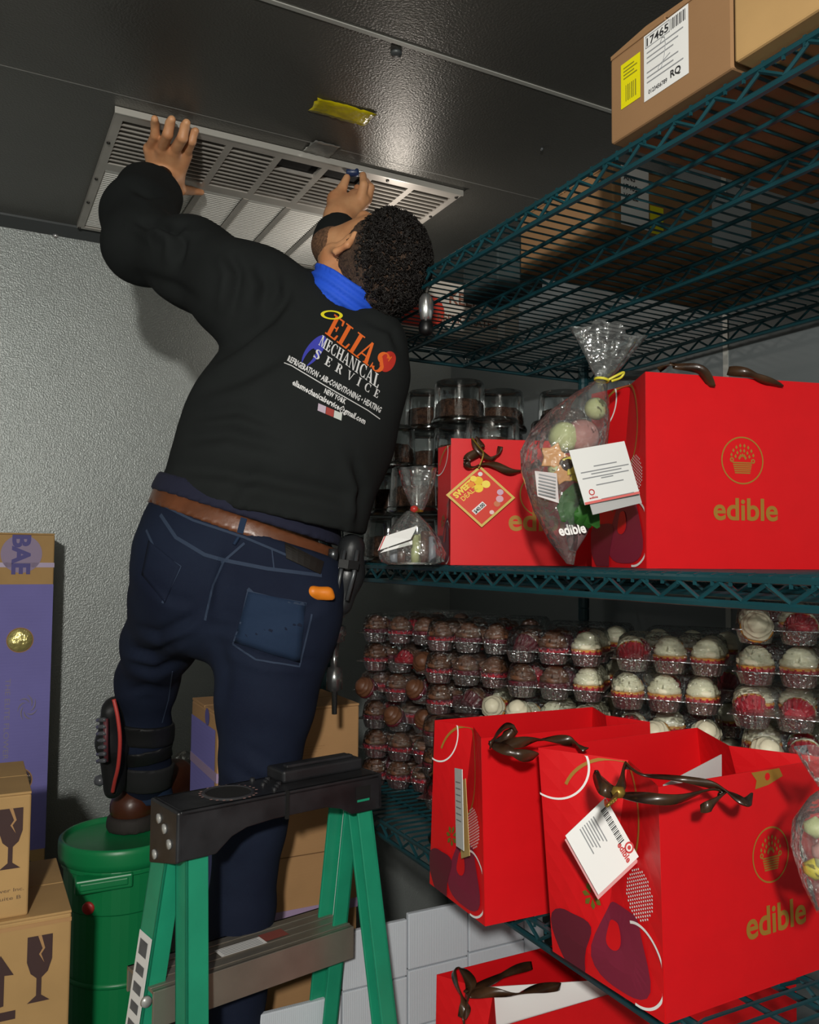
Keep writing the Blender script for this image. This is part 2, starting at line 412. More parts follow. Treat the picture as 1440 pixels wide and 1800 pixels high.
tape_piece('clear_tape', 'small silvery clear tape patch stuck at the edge of the ceiling grille', [(.668, 1.838), (.735, 1.838), (.738, 1.775), (.675, 1.775)], m_ctape, CZ, .004)

# ================================================================== wire shelving
CAM_SCALE = 1.25  # shelving and cartons enlarged about the camera, away along the line of sight
SX0, SX1, SY0, SY1 = .568, 1.185, -.37, 1.45
LV = {'top': 1.812, 'mid': 1.390, 'low': 1.008, 'base': .38}       # deck heights
sh = thing('wire_shelving_unit', 'teal epoxy-coated wire shelving unit along the right wall', 'shelving', (.87, .5, 0))
for x in (SX0 + .012, SX1 - .012):
    for y in (SY0 + .012, SY1 - .012):
        pr = []
        z = .28
        while z < 1.86:
            pr += [(.0115, z), (.0115, z + .022), (.0105, z + .023), (.0105, z + .0245)]; z += .0254
        MB().lathe(pr, 12, (x, y, 0)).obj('post', m_teal, sh, smooth=False)
TR = [SX0, .722, .877, 1.033, SX1]
def truss(x, y0, y1, zt, zb, horiz=False):
    P = (lambda s, z: (s, x, z)) if horiz else (lambda s, z: (x, s, z))
    mb = MB(); mb.tube([P(y0, zt), P(y1, zt)], .0033, 6); mb.tube([P(y0, zb), P(y1, zb)], .0036, 6)
    n = max(2, int((y1 - y0) / .046)); pts = []
    for i in range(2 * n + 1):
        s = y0 + (y1 - y0) * i / (2 * n); pts.append(P(s, zt - .003 if i % 2 == 0 else zb + .003))
    mb.tube(pts, .0023, 5)
    return mb
for k, z in LV.items():
    s = MB().box(SX0 + .02, SX0 + .03, SY1 - .02, SY1 - .01, z - .025, z - .02).obj('wire_shelf', m_teal, sh)   # corner bracket carries the shelf's pieces
    ORG[s.name] = ORG[sh.name]
    for x in TR: truss(x, SY0, SY1, z - .006, z - .027).obj('truss', m_teal, s)
    for y in (SY0, SY1): truss(y, SX0, SX1, z - .006, z - .027, True).obj('truss', m_teal, s)
    for x in (.645, .80, .955, 1.11): MB().tube([(x, SY0, z - .009), (x, SY1, z - .009)], .0028, 6).obj('support_rod', m_teal, s)
    dw = MB(); y = SY0 + .0127
    while y < SY1:
        dw.tube([(SX0 - .001, y, z - .012), (SX0 - .001, y, z - .003), (SX0 + .006, y, z - .0015), (SX1, y, z - .0015)], .0016, 4); y += .0196
    o = dw.obj('deck_wires', m_teal, s); o['kind'] = 'stuff'

# ================================================================== cartons
def carton(name, label, p, ang, L, W, H, m, group=None, flaps=True, tape=None, rim=.002, cat='box'):
    """p = the corner at the base; L along ang, W to its left, H up"""
    u = Vector((math.cos(ang), math.sin(ang), 0)); wv = Vector((-math.sin(ang), math.cos(ang), 0))
    f = Fr(p, u, wv, (0, 0, 1))
    t = thing(name, label, cat, p, group)
    MB().box(0, L, 0, W, 0, H - .004, f).obj('body', m, t, bevel=.003)
    if flaps:
        MB().box(0, L, 0, W / 2 - .0012, H - .004, H, f).obj('flap', m, t, bevel=.001)
        MB().box(0, L, W / 2 + .0012, W, H - .004, H, f).obj('flap', m, t, bevel=.001)
    if tape:
        MB().box(-.0006, L + .0006, W / 2 - .024, W / 2 + .024, H, H + .0006, f).obj('tape', tape, t)
    t2 = dict(t=t, front=Fr(Vector(p) - wv * .0006, u, (0, 0, 1), -wv), right=Fr(Vector(p) + u * (L + .0006), wv, (0, 0, 1), u),
              left=Fr(Vector(p) + wv * W - u * .0006, -wv, (0, 0, 1), -u), L=L, W=W, H=H, f=f, top=Fr(Vector(p) + Vector((0, 0, H + .0004)), u, wv, (0, 0, 1)))
    return t2
def rect(mb, f, a0, a1, b0, b1, c=0.): return mb.prism([(a0, b0), (a1, b0), (a1, b1), (a0, b1)], f, 0, c)
zt = LV['top']
# front carton on the top shelf: its long side faces the aisle (-x); frame 'left' runs from far end to near end
A = carton('labelled_carton', 'brown cardboard carton with yellow and white shipping labels on the top shelf', (.556, .487, zt), 0, .30, .152, .090, m_card2)
fl = A['left']
MB().prism([(0, .09), (.05, .094), (.11, .0905), (.11, .088), (0, .086)], fl, -.003, -.001).obj('torn_flap', m_card2, A['t'])
lab = rect(MB(), fl, .048, .104, .020, .096 - .012).obj('white_label', m_pap, A['t'])
ORG[lab.name] = ORG[A['t'].name]
q = MB(); put_text(q, '17465', lambda a, b: fl(a, b, .0003), .052, .0725, width=.028, height=.0075, bold=.02); q.obj('label_number', m_ink, lab)
q = MB()
for i in range(9): rect(q, fl, .083 + i * .0021, .0835 + i * .0021 + (.0008 if i % 2 else .0003), .071, .0815, .0003)
q.obj('barcode', m_ink, lab)
q = MB()
for a0, a1, b0, b1 in ((.0505, .0815, .0706, .0713), (.0505, .0815, .0815, .0822), (.0505, .0512, .0706, .0822), (.0808, .0815, .0706, .0822)): rect(q, fl, a0, a1, b0, b1, .0003)
q.tube([fl(.070, .066, .0005), fl(.072, .070, .0005), fl(.0755, .069, .0005), fl(.0765, .062, .0005), fl(.075, .052, .0005), fl(.071, .042, .0005), fl(.0665, .041, .0005), fl(.068, .0455, .0005), fl(.082, .0505, .0005)], .00035, 4)
for i in range(7): rect(q, fl, .052, .098 - (i % 3) * .006, .065 - i * .0048, .0662 - i * .0048, .00025) if i not in (3,) else None
q.obj('label_lines', m_inkg, lab)
q = MB(); put_text(q, '0123456789', lambda a, b: fl(a, b, .0003), .054, .025, width=.024, height=.004, bold=.02); put_text(q, 'RQ', lambda a, b: fl(a, b, .0003), .082, .0265, height=.0065, bold=.03); q.obj('label_small_print', m_ink, lab)
lab2 = rect(MB(), fl, .016, .043, .028, .0725).obj('yellow_label', m_yel, A['t']); ORG[lab2.name] = ORG[A['t'].name]
q = MB()
for i in range(6): rect(q, fl, .023 + i * .0026, .0235 + i * .0026 + (.001 if i % 2 else .0005), .033, .049, .0003)
for i in range(4): rect(q, fl, .020, .039 - (i % 2) * .004, .056 + i * .0035, .0572 + i * .0035, .0003)
q.obj('label_bars', m_yink, lab2)
B = carton('scuffed_carton', 'scuffed tan cardboard carton at the near end of the top shelf', (.552, .02, zt), 0, .33, .462, .20, m_card3)
q = MB()
for i in range(14):
    a, b = .02 + random.random() * .18, .015 + random.random() * .10; rect(q, B['left'], a, a + .003 + random.random() * .012, b, b + .002 + random.random() * .003, .0002)
q.obj('scuff', mat('scuff_pale', '#cdb387', .9), B['t'])
# cartons deeper on the top shelf, seen through the wire deck
Cb = carton('brown_carton', 'brown cardboard carton with torn white and yellow labels deep on the top shelf', (.70, .80, zt), 0, .42, .20, .086, m_card2)
q = rect(MB(), Cb['front'], .012, .058, .006, .085).obj('white_label', m_pap, Cb['t']); ORG[q.name] = ORG[Cb['t'].name]
q2 = MB()
for i in range(3): put_text(q2, ('ANS', '17465', 'VOL2')[i], lambda a, b: Cb['front'](a, b, .0003), .016, .064 - i * .012, height=.007, bold=.02)
q2.obj('label_print', m_ink, q)
rect(MB(), Cb['front'], .060, .083, .004, .040).obj('yellow_label', m_yel, Cb['t'])
rect(MB(), Cb['front'], .17, .245, .006, .08).obj('grey_label', mat('grey_label', '#aeb3b5', .6), Cb['t'])
D_ = carton('dark_carton', 'small dark grey carton between the brown and white cartons on the top shelf', (.70, 1.06, zt), 0, .085, .10, .072, mat('slate_card', '#3b4444', .8, var=(8, .2)))
E_ = carton('white_carton', 'white carton with red and black print at the far end of the top shelf', (.60, 1.36, zt), 0, .35, .085, .105, mat('white_card', '#d9d0c4', .7, var=(6, .1)))
q = MB()
ff = E_['front']
q.ring(ff, .0, .022, 24, .0003, .03, .07); rect(q, ff, .09, .15, .012, .05, .0003); q.ring(ff, 0, .03, 20, .0002, .15, .045); rect(q, ff, .01, .07, .02, .042, .0003)
q.obj('red_print', mat('print_red', '#d2402e', .6), E_['t'])
q = MB(); put_text(q, 'KEEP', lambda a, b: ff(a, b, .0004), .19, .066, height=.022, bold=.02); q.obj('brown_print', mat('print_brown', '#8a5a48', .7), E_['t']); q = MB(); put_text(q, 'REFRIGERATED', lambda a, b: ff(a, b, .0004), .165, .03, height=.014, bold=.02)
q.obj('brown_print', mat('print_brown', '#8a5a48', .7), E_['t'])
rect(MB(), ff, .06, .12, .014, .052, ).obj('dark_print', m_ink, E_['t'])
rect(MB(), ff, .300, .316, .004, .102).obj('white_tape', mat('white_tape', '#f0ece4', .4), E_['t'])
# bare silver-topped bottle clipped under the front rail end
bt = thing('silver_lamp_bulb', 'silver-tipped reflector bulb hanging under the top shelf rail beside his head', 'bulb', at(747, 540, 1.20))
f = Fr(at(747, 540, 1.20), R[:, 0], R[:, 1], -R[:, 2])
fb = Fr(at(749, 572, 1.20), R[:, 0], -R[:, 2], R[:, 1])
MB().lathe([(.0001, .046), (.0055, .044), (.0095, .038), (.0108, .029), (.0104, .019), (.0085, .011), (.0065, .006)], 20, fr=fb).obj('bulb', mat('silver_dome', '#d8d8d8', .18, .9), bt, smooth=True)
MB().lathe([(.0068, .008), (.010, .002), (.0105, -.006), (.009, -.012), (.003, -.015)], 18, fr=fb).obj('socket', mat('black_socket', '#0c0c0d', .4), bt, smooth=True)
MB().tube([fb(0, 0, .046), fb(.002, 0, .052), fb(.006, -.002, .058)], .003, 6).obj('wire_hook', m_screw, bt)

# white corrugated board below the low shelf
fw = Fr((.355, 1.075, .40), (1, 0, 0), (0, .02, 1), (0, -1, 0))
wcb = thing('white_corrugated_board', 'white corrugated board scored in squares standing below the low shelf', 'board', (.55, 1.075, .40))
for a0, a1, top in ((0, .115, .410), (.115, .215, .490), (.215, .315, .497), (.315, .415, .501)):
    k = 0
    while top - (k + 1) * .078 > -.07:
        b1 = top - k * .078; b0 = max(0, b1 - .078)
        if b1 - b0 > .01: MB().box(a0 + .001, a1 - .001, b0 + .001, b1 - .001, -.008, 0, fw).obj('scored_panel', m_cardw, wcb, bevel=.0018)
        k += 1
MB().box(0.001, .414, 0, .40, -.0095, -.0085, fw).obj('board_back', m_cardw, wcb)
MB().hexa([fw(.415, .385, 0), fw(.435, .355, .03), fw(.435, .355, .028), fw(.415, .385, -.003), fw(.415, .499, 0), fw(.425, .475, .03), fw(.425, .475, .028), fw(.415, .499, -.003)]).obj('bent_corner', m_cardw, wcb)
carton('kraft_carton', 'plain kraft carton under the folded red bag on the bottom shelf', (.60, .50, .395), 0, .42, .50, .265, m_card2)

# tall kraft flower box right behind the man's leg: purple print on its left side
K = carton('tall_kraft_box', "tall kraft flower box with lavender straps right behind the man's jeans", (.335, 1.24, .28), 0, .226, .16, .888, m_card)
for z in (.795, .58, .25):
    MB().box(-.0012, .2268, -.0008, .1608, z - .007, z + .007, K['f']).obj('strap', m_lav, K['t'])
q = MB()
for i in range(4): rect(q, K['front'], .07 + i * .010, .15 + i * .006, .815 + i * .004, .8154 + i * .004, .0002)
q.obj('fine_print', mat('print_faint', '#8a6840', .85), K['t'])
rect(MB(), K['front'], .0, .226, .665, .6665, .0004).obj('score_line', mat('score_dark', '#6d4f30', .9), K['t'])
rect(MB(), K['left'], .0, .148, .02, .862).obj('purple_panel', m_purp, K['t'])
MB().ring(K['left'], 0, .013, 24, .0003, .10, .874).obj('round_logo', m_purp2, K['t'])
CAM_SCALE = 1.0
# small clear bulb-like lid stuck on the wall behind
ww = ony(322, 1340, Y1)
MB().lathe([(.034, 0), (.033, -.006), (.024, -.012), (.0001, -.015)], 24, fr=Fr(ww, (1, 0, 0), (0, 0, 1), (0, 1, 0)), wob=lambda a, i: 1 + .05 * math.sin(5 * a)).obj('clear_disc', clear_mat('clear_disc', '#f0f0e8', .2, .9, .15, alpha_white=.12, bump=(60, 1, .01)), loc=ww, smooth=True)
tag(bpy.data.objects['clear_disc'], 'round clear plastic disc stuck low on the grey wall', 'disc')

# tall leaning flower box at the far left
G = carton('tall_flower_box', 'tall purple flower box with round windows leaning on the grey wall', (-.03, 2.36, .527), 0, .232, .20, .925, m_card3)
gf = G['front']
rect(MB(), gf, 0, .232, .13, .795).obj('purple_panel', m_purp, G['t'])
MB().box(-.0008, .2328, -.0008, .2008, .838, .850, G['f']).obj('strap', mat('lavender_shiny', '#b9a9c4', .25), G['t'])
MB().ring(gf, 0, .048, 36, .0002, .155, .872).obj('round_logo', mat('lilac_print', '#9b8ba6', .8), G['t'])
q = MB(); put_text(q, 'BAE', lambda a, b: gf(.135 + b, .92 - a, .0004), 0, 0, width=.10, height=.040, bold=.04); q.obj('box_letters', m_purp2, G['t'])
q = MB(); put_text(q, 'THE ELITE FLOWER', lambda a, b: gf(.128 + b, .560 - a, .0004), 0, 0, width=.200, height=.012, bold=.0); q.obj('box_wording', mat('lilac_pale', '#8f8796', .8), G['t'])
q = MB()
for k in range(7):
    a0 = k * .9 + .3; cx, cy = .180, .485
    q.tube([gf(cx + .010 * math.cos(a0 + s * .55) * (1 + s * .55), cy + .014 * math.sin(a0 + s * .55) * (1 + s * .55), .0005) for s in (0, .6, 1.2, 1.8, 2.4)], [.0008, .0016, .002, .0014, .0004], 5)
q.obj('flower_emblem', MATS['lilac_pale'], G['t'])
for (cx, cy, m, bm) in ((.158, .655, mat('gold_film', '#cfc27c', .25, .5, bump=('noise', 50, .8, .01)), 0), (.166, .305, mat('crumpled_foil', '#c9b9a4', .12, .9, bump=('noise', 35, 1, .03)), 1)):
    MB().lathe([(.030, .0), (.028, -.004), (.018, -.007), (.0001, -.009)], 24, fr=Fr(gf(cx, cy, -.0), gf.u, gf.v, -gf.w)).obj('film_window', m, G['t'], smooth=True)
    MB().ring(gf, .0295, .0315, 28, .0006, cx, cy).obj('window_rim', m_card, G['t'])
MB().ring(gf, 0, .055, 30, .0003, .165, .060).obj('round_logo', mat('dark_logo', '#54506a', .85), G['t'])
carton('dark_base_box', 'dark closed box carrying the tall purple flower box', (-.06, 2.33, 0), 0, .30, .26, .527, mat('dark_card', '#2b2a28', .9))

# two fragile cartons, bottom left
def glass_glyph(f, cx, b, h, m, par):
    w_ = h * .36
    pl = [(cx - w_ * .5, b + h), (cx + w_ * .5, b + h), (cx + w_ * .5, b + h * .62), (cx + w_ * .34, b + h * .44), (cx + w_ * .1, b + h * .36), (cx + w_ * .1, b + h * .1), (cx + w_ * .45, b + .0), (cx - w_ * .45, b), (cx - w_ * .1, b + h * .1), (cx - w_ * .1, b + h * .36), (cx - w_ * .34, b + h * .44), (cx - w_ * .5, b + h * .62)]
    o = MB().prism(pl, f, 0, .0003).obj('fragile_glass_mark', m, par)
    ORG[o.name] = ORG[par.name]
    MB().prism([(cx - .003, b + h), (cx + .004, b + h * .80), (cx - .001, b + h * .72), (cx + .007, b + h * .58), (cx + .002, b + h * .72), (cx + .0075, b + h * .80), (cx + .002, b + h)], f, 0, .0006).obj('crack', m_card, o)
U = carton('fragile_carton', 'small kraft carton with a fragile mark, upper of the two at the left edge', (-.168, 1.47, .838), 0, .272, .22, .190, m_card3, tape=None)
glass_glyph(U['front'], .244, .075, .092, m_inkb, U['t'])
L_ = carton('fragile_carton', 'kraft carton with arrow and fragile marks, lower of the two at the left edge', (-.178, 1.46, .50), 0, .345, .26, .338, m_card3, tape=None)
MB().box(0, .345, -.0008, .0, .322, .328, L_['f']).obj('open_edge', m_card, L_['t'])
glass_glyph(L_['front'], .300, .208, .100, m_inkb, L_['t'])
ff = L_['front']; q = MB()
q.prism([(.228, .252), (.245, .288), (.264, .256), (.251, .257), (.251, .212), (.239, .210), (.239, .254)], ff, 0, .0003); rect(q, ff, .205, .268, .190, .203, .0003)
q.obj('up_arrow_mark', m_inkb, L_['t'])
for c, zz, x in ((U, .040, .19), (L_, .150, .235)):
    q = MB(); put_text(q, 'Elite Flower Inc.', lambda a, b: c['front'](a, b, .0003), x, zz, width=.075, height=.0055); put_text(q, 'Suite B', lambda a, b: c['front'](a, b, .0003), x + .035, zz - .012, width=.036, height=.0055)
    q.obj('address_print', mat('ink_faint', '#6d5641', .8), c['t'])
carton('support_carton', 'plain carton on the floor under the two fragile cartons', (-.22, 1.45, 0), 0, .37, .29, .50, m_card2)

# green bin
bx, by, bz = .305, 1.855, .829
bn = thing('green_bin', 'green plastic bin with a snap lid that he stands on', 'bin', (bx, by, 0))
MB().lathe([(.088, 0), (.092, .004), (.106, .66), (.1065, .70), (.110, .702), (.111, .775), (.116, .777), (.116, .785), (.112, .787)], 40, (bx, by, 0)).obj('body', m_green, bn, smooth=False, bevel=.001)
o = MB().lathe([(.117, .786), (.121, .788), (.1225, .800), (.1225, .818), (.1215, .826), (.118, .829), (.113, .828), (.110, .822), (.105, .8195), (.0001, .8195)], 48, (bx, by, 0)).obj('lid', m_green, bn, smooth=True)
bd = Vector((-bx, -by, 0)).normalized(); bs = Vector((-bd.y, bd.x, 0))
fh = Fr(Vector((bx, by, .735)) + bd * .1085 + bs * -.03, bs, (0, 0, 1), bd)
MB().hexa([fh(-.055, .012, -.012), fh(.055, .018, -.012), fh(.055, .052, -.012), fh(-.055, .046, -.012), fh(-.052, .016, .012), fh(.052, .022, .012), fh(.052, .048, .012), fh(-.052, .042, .012)]).obj('handle', m_green, bn, bevel=.003)
MB().hexa([fh(-.045, .022, .0115), fh(.045, .027, .0115), fh(.045, .043, .0115), fh(-.045, .038, .0115), fh(-.043, .024, .0145), fh(.043, .029, .0145), fh(.043, .041, .0145), fh(-.043, .036, .0145)]).obj('handle_plate', m_green, bn, bevel=.0015)
MB().lathe([(.012, -.004), (.012, .002), (.010, .004), (.0001, .0045)], 20, fr=Fr(fh(-.028, -.018, -.012), (fh.u + fh.w * .4), fh.v, (fh.w - fh.u * .4))).obj('red_pin', mat('red_plastic', '#b8332f', .4), bn, smooth=True)
MB().lathe([(.105, .560), (.1085, .563), (.1085, .568), (.105, .571)], 40, (bx, by, 0), close=False).obj('rib', m_green, bn, smooth=True)
# dark crate under his lower foot
carton('black_crate', 'black crate the man rests his lower foot on behind the ladder', Vector((.20, 1.22, 0)), 0, .21, .24, .41, mat('black_plastic', '#101112', .6), flaps=False, cat='crate')

# ================================================================== step ladder
CAM_SCALE = 1.185  # ladder enlarged about the camera in the same way
zcap = 1.108
cl = onz(318, 1428, zcap); cr = onz(668, 1360, zcap)
au = (cr - cl); LC = au.length; au.normalize(); bu = Vector((au.y, -au.x, 0))     # bu points to the viewer
if bu.dot(Vector((.46, .885, 0))) > 0: bu = -bu
cf = Fr(cl, au, -bu, (0, 0, 1))     # a along the cap, b away from viewer, c up
ld = thing('step_ladder', 'green fibreglass step ladder with black plastic cap and aluminium step', 'ladder', tuple(cf(LC / 2, .05, 0))[:2] + (.22,))
CD = .078
cap = MB()
pf = [(0, -.056), (.045, -.056), (.065, -.040), (.085, -.033), (.122, -.030), (LC - .085, -.030), (LC - .062, -.036), (LC - .045, -.046), (LC, -.046), (LC + .004, -.044), (LC, 0), (0, 0)]
o = MB().prism(pf, Fr(cf(0, 0, 0), au, (0, 0, 1), -bu), .006, 0).obj('cap_apron', m_cap, ld, bevel=.0015)
MB().prism(pf, Fr(cf(0, CD - .006, 0), au, (0, 0, 1), -bu), .006, 0).obj('cap_apron', m_cap, ld, bevel=.0015)
capo = MB().box(0, LC, 0, CD, -.007, 0, cf).obj('cap_top', m_cap, ld, bevel=.003)
ORG[capo.name] = ORG[ld.name]
for a in (-.004, LC - .004):
    MB().hexa([cf(a, 0, -.058 if a < 0 else -.046), cf(a + .008, 0, -.056 if a < 0 else -.046), cf(a + .008, CD, -.075 if a < 0 else -.05), cf(a, CD, -.077 if a < 0 else -.05), cf(a, 0, 0), cf(a + .008, 0, 0), cf(a + .008, CD, 0), cf(a, CD, 0)]).obj('cap_end', m_cap, ld, bevel=.003)
MB().box(LC * .54, LC * .985, CD * .42, CD * .98, 0, .016, cf).obj('tool_tray', m_cap, capo, bevel=.004)
MB().box(LC * .58, LC * .95, CD * .55, CD * .68, .016, .020, cf).obj('tray_rib', m_cap, capo, bevel=.0015)
MB().box(LC * .485, LC * .50, 0, .004, -.033, .001, Fr(cf(0, -.002, 0), au, -bu, (0, 0, 1))).obj('groove', m_black, capo)
q = MB()
q.lathe([(.027, 0), (.028, .002), (.031, .002), (.032, 0)], 36, fr=Fr(cf(LC * .28, CD * .5, 0), au, -bu, (0, 0, 1)), close=False)
q.obj('bucket_ring', mat('scuffed_black', '#3a3a3c', .35), capo, smooth=True)
MB().lathe([(.0001, .0004), (.026, .0004), (.027, .0012)], 36, fr=Fr(cf(LC * .28, CD * .5, 0), au, -bu, (0, 0, 1)), close=False).obj('ring_recess', m_black, capo)
q = MB()
for k in range(26):
    a = k * .24; r = .0345
    rect(q, Fr(cf(LC * .28 + r * math.cos(a), CD * .5 + r * math.sin(a), .0006), au, -bu, (0, 0, 1)), -.0012, .0022, -.001, .002) if k % 5 != 4 else None
q.obj('worn_lettering', mat('worn_red_white', '#b08a84', .7), capo)
for k in range(7):
    MB().lathe([(.0035, 0), (.0035, .003), (.0025, .004)], 10, fr=Fr(cf(LC * (.46 + .03 * (k % 3)), CD * (.2 + .12 * k), 0), au, -bu, (0, 0, 1))).obj('boss', m_cap, capo)
for c, b in ((-.018, .050), (-.026, .034), (-.040, .020), (-.062, .060)):
    MB().lathe([(.006, 0), (.0055, .002), (.0001, .003)], 14, fr=Fr(cf(-.004, b, c), -bu, (0, 0, 1), -au)).obj('rivet', mat('rivet_white', '#a9a9a6', .35, .3), ld, smooth=True)
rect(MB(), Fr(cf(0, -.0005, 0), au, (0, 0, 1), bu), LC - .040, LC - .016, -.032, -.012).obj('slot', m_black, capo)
rect(MB(), Fr(cf(0, -.0012, 0), au, (0, 0, 1), bu), LC - .038, LC - .018, -.0315, -.0285).obj('slot_green_strip', m_lad, capo)  # narrow green strip along the lower edge of the slot
# rails: two on the far side carry the step, two brace the near side
SPL = .11
def rail(a_top, a_bot, b_top, splay, wd, dp, name, lip):
    """U-channel rail from the cap to the floor; open side faces inward"""
    z0, z1 = zcap - .028, .2195
    top, bot = cf(a_top, b_top, 0), cf(a_bot, b_top + splay, 0)
    top = Vector((top.x, top.y, z0)); bot = Vector((bot.x, bot.y, z1))
    mb = MB(); d = (bot - top)
    yv = -bu
    for (x0, x1, y0, y1) in ((-.002, .002, -wd / 2, wd / 2), (-.002 if lip > 0 else -dp, dp if lip > 0 else .002, -wd / 2, -wd / 2 + .004), (-.002 if lip > 0 else -dp, dp if lip > 0 else .002, wd / 2 - .004, wd / 2)):
        q = [(x0, y0), (x1, y0), (x1, y1), (x0, y1)]
        mb.hexa([bot + au * x + yv * y for x, y in q] + [top + au * x + yv * y for x, y in q])
    return mb.obj(name, m_lad, ld, bevel=.001), top, d
rA, tA, dA = rail(.006, -.062, CD * .72, SPL, .040, .022, 'rail', 1)
rB, tB, dB = rail(LC - .006, LC - .020, CD * .72, SPL, .040, .022, 'rail', -1)
rC, tC, dC = rail(.014, .010, .026, -.055, .030, .026, 'rail', 1)
rD, tD, dD = rail(LC - .008, LC + .040, .026, -.13, .026, .022, 'rail', -1)
def along(t, d, z): return t + d * ((z - t.z) / d.z)
def step(z, dp, name):
    a, b = along(tA, dA, z), along(tB, dB, z); f = Fr(a, (b - a), -bu, (0, 0, 1)); L = (b - a).length
    mb = MB(); mb.box(.0, L, -.035, .045, -.004, 0, f); mb.box(0, L, -.037, -.033, -.042, 0, f); mb.box(0, L, .041, .045, -.03, 0, f)
    for k in range(4): mb.box(0, L, -.028 + k * .018, -.024 + k * .018, 0, .0012, f)
    o = mb.obj(name, m_alu, ld, bevel=.001); ORG[o.name] = ORG[ld.name]
    return o, f, L
s1, f1, L1 = step(.895, .08, 'step')
rect(MB(), f1, .10, .165, -.010, .012, .0016).obj('white_sticker', m_pap, s1)
rect(MB(), f1, .165, .20, -.006, .016, .0016).obj('red_sticker', mat('sticker_red', '#8a4a42', .5), s1)
q = MB()
for k in range(5): rect(q, f1, .104, .16, -.008 + k * .004, -.0065 + k * .004, .002)
q.obj('sticker_print', m_inkg, s1)
step(.61, .08, 'step'); step(.36, .08, 'step')
for t, d, zz in ((tA, dA, .878), (tB, dB, .875), (tD, dD, .75)):
    p = along(t, d, zz); MB().lathe([(.007, 0), (.006, .003), (.0001, .004)], 14, fr=Fr(p + bu * (.021 if d is not dD else .014), au, (0, 0, 1), bu)).obj('rivet', MATS['rivet_white'], ld, smooth=True)
for z in (.735, .50):
    MB().bar(along(tC, dC, z), along(tD, dD, z), .022, .018).obj('rear_brace', m_alu, ld)
ys, ye = along(tA, dA, .95), along(tA, dA, .82)
q = MB().hexa([ye - au * .0032 - bu * .018, ye - au * .0028 - bu * .018, ye - au * .0028 + bu * .018, ye - au * .0032 + bu * .018, ys - au * .0032 - bu * .018, ys - au * .0028 - bu * .018, ys - au * .0028 + bu * .018, ys - au * .0032 + bu * .018]).obj('warning_sticker', m_pap, ld)
ORG[q.name] = ORG[ld.name]
q2 = MB()
for k in range(5):
    p = ye + (ys - ye) * (.12 + .17 * k) - au * .0036
    q2.hexa([p - bu * .012, p - bu * .0119, p + bu * .010, p + bu * .0101] + [t + (ys - ye) * (.09 if k != 4 else .14) for t in (p - bu * .012, p - bu * .0119, p + bu * .010, p + bu * .0101)])
q2.obj('sticker_print', m_inkg, q)
# white printed strip inside the right rail
ys, ye = along(tB, dB, 1.07), along(tB, dB, .86)
MB().hexa([p + o_ for p in (ye, ys) for o_ in (-au * .003 - bu * .010, -au * .0026 - bu * .010, -au * .0026 + bu * .006, -au * .003 + bu * .006)]).obj('spec_strip', m_pap, ld)

CAM_SCALE = 1.0
CAM_SCALE = 1.25
# ================================================================== red gift bags
def basket_logo(f, cx, cy, r, m, par, c=.0006):
    mb = MB(); mb.ring(f, r * .94, r, 48, c, cx, cy)
    for k in range(6):
        w0 = r * (.36 + .02 * k); b = cy - r * .55 + k * r * .085
        mb.prism([(cx - w0, b), (cx + w0, b), (cx + w0 * 1.02, b + r * .055), (cx - w0 * 1.02, b + r * .055)], f, 0, c)
    mb.ring(f, r * .04, r * .10, 12, c, cx - r * .50, cy + r * .02); mb.ring(f, r * .04, r * .10, 12, c, cx + r * .50, cy - r * .02)
    for k in range(19):
        n_ = (5, 6, 8)[(k >= 5) + (k >= 11)]; i_ = k - (0, 5, 11)[(k >= 5) + (k >= 11)]
        a = .30 + 2.54 * i_ / (n_ - 1); rr = r * (.16, .36, .57)[(k >= 5) + (k >= 11)]
        x, y = cx + rr * math.cos(a) * .95, cy + r * .05 + rr * math.sin(a) * 1.0
        mb.prism([(x - r * .06, y), (x, y - r * .08), (x + r * .06, y), (x, y + r * .10)], f, 0, c)
    mb.obj('basket_emblem', m, par)

def smooth_path(pts, n=6):
    pts = [Vector(p) for p in pts]; out = []
    for i in range(len(pts) - 1):
        p0 = pts[max(i - 1, 0)]; p1 = pts[i]; p2 = pts[i + 1]; p3 = pts[min(i + 2, len(pts) - 1)]
        for k in range(n):
            t = k / n
            out.append(.5 * ((2 * p1) + (p2 - p0) * t + (2 * p0 - 5 * p1 + 4 * p2 - p3) * t * t + (3 * p1 - p0 - 3 * p2 + p3) * t ** 3))
    return out + [pts[-1]]
def satin(mb, pts, wd, twist=2.0, n0=Vector((0, 0, 1)), ph=0.):
    P = smooth_path(pts); N = len(P); ns = []; ws = []
    for i in range(N):
        t = (P[min(i + 1, N - 1)] - P[max(i - 1, 0)]).normalized()
        a = ph + twist * math.pi * i / N; b = (n0 - t * n0.dot(t)); b = b.normalized() if b.length > 1e-4 else t.orthogonal()
        ns.append(b * math.cos(a) + t.cross(b) * math.sin(a)); ws.append(wd * (.55 + .45 * abs(math.sin(1.7 * i / N * math.pi + .6))))
    return mb.ribbon(P, ws, ns, .0014)

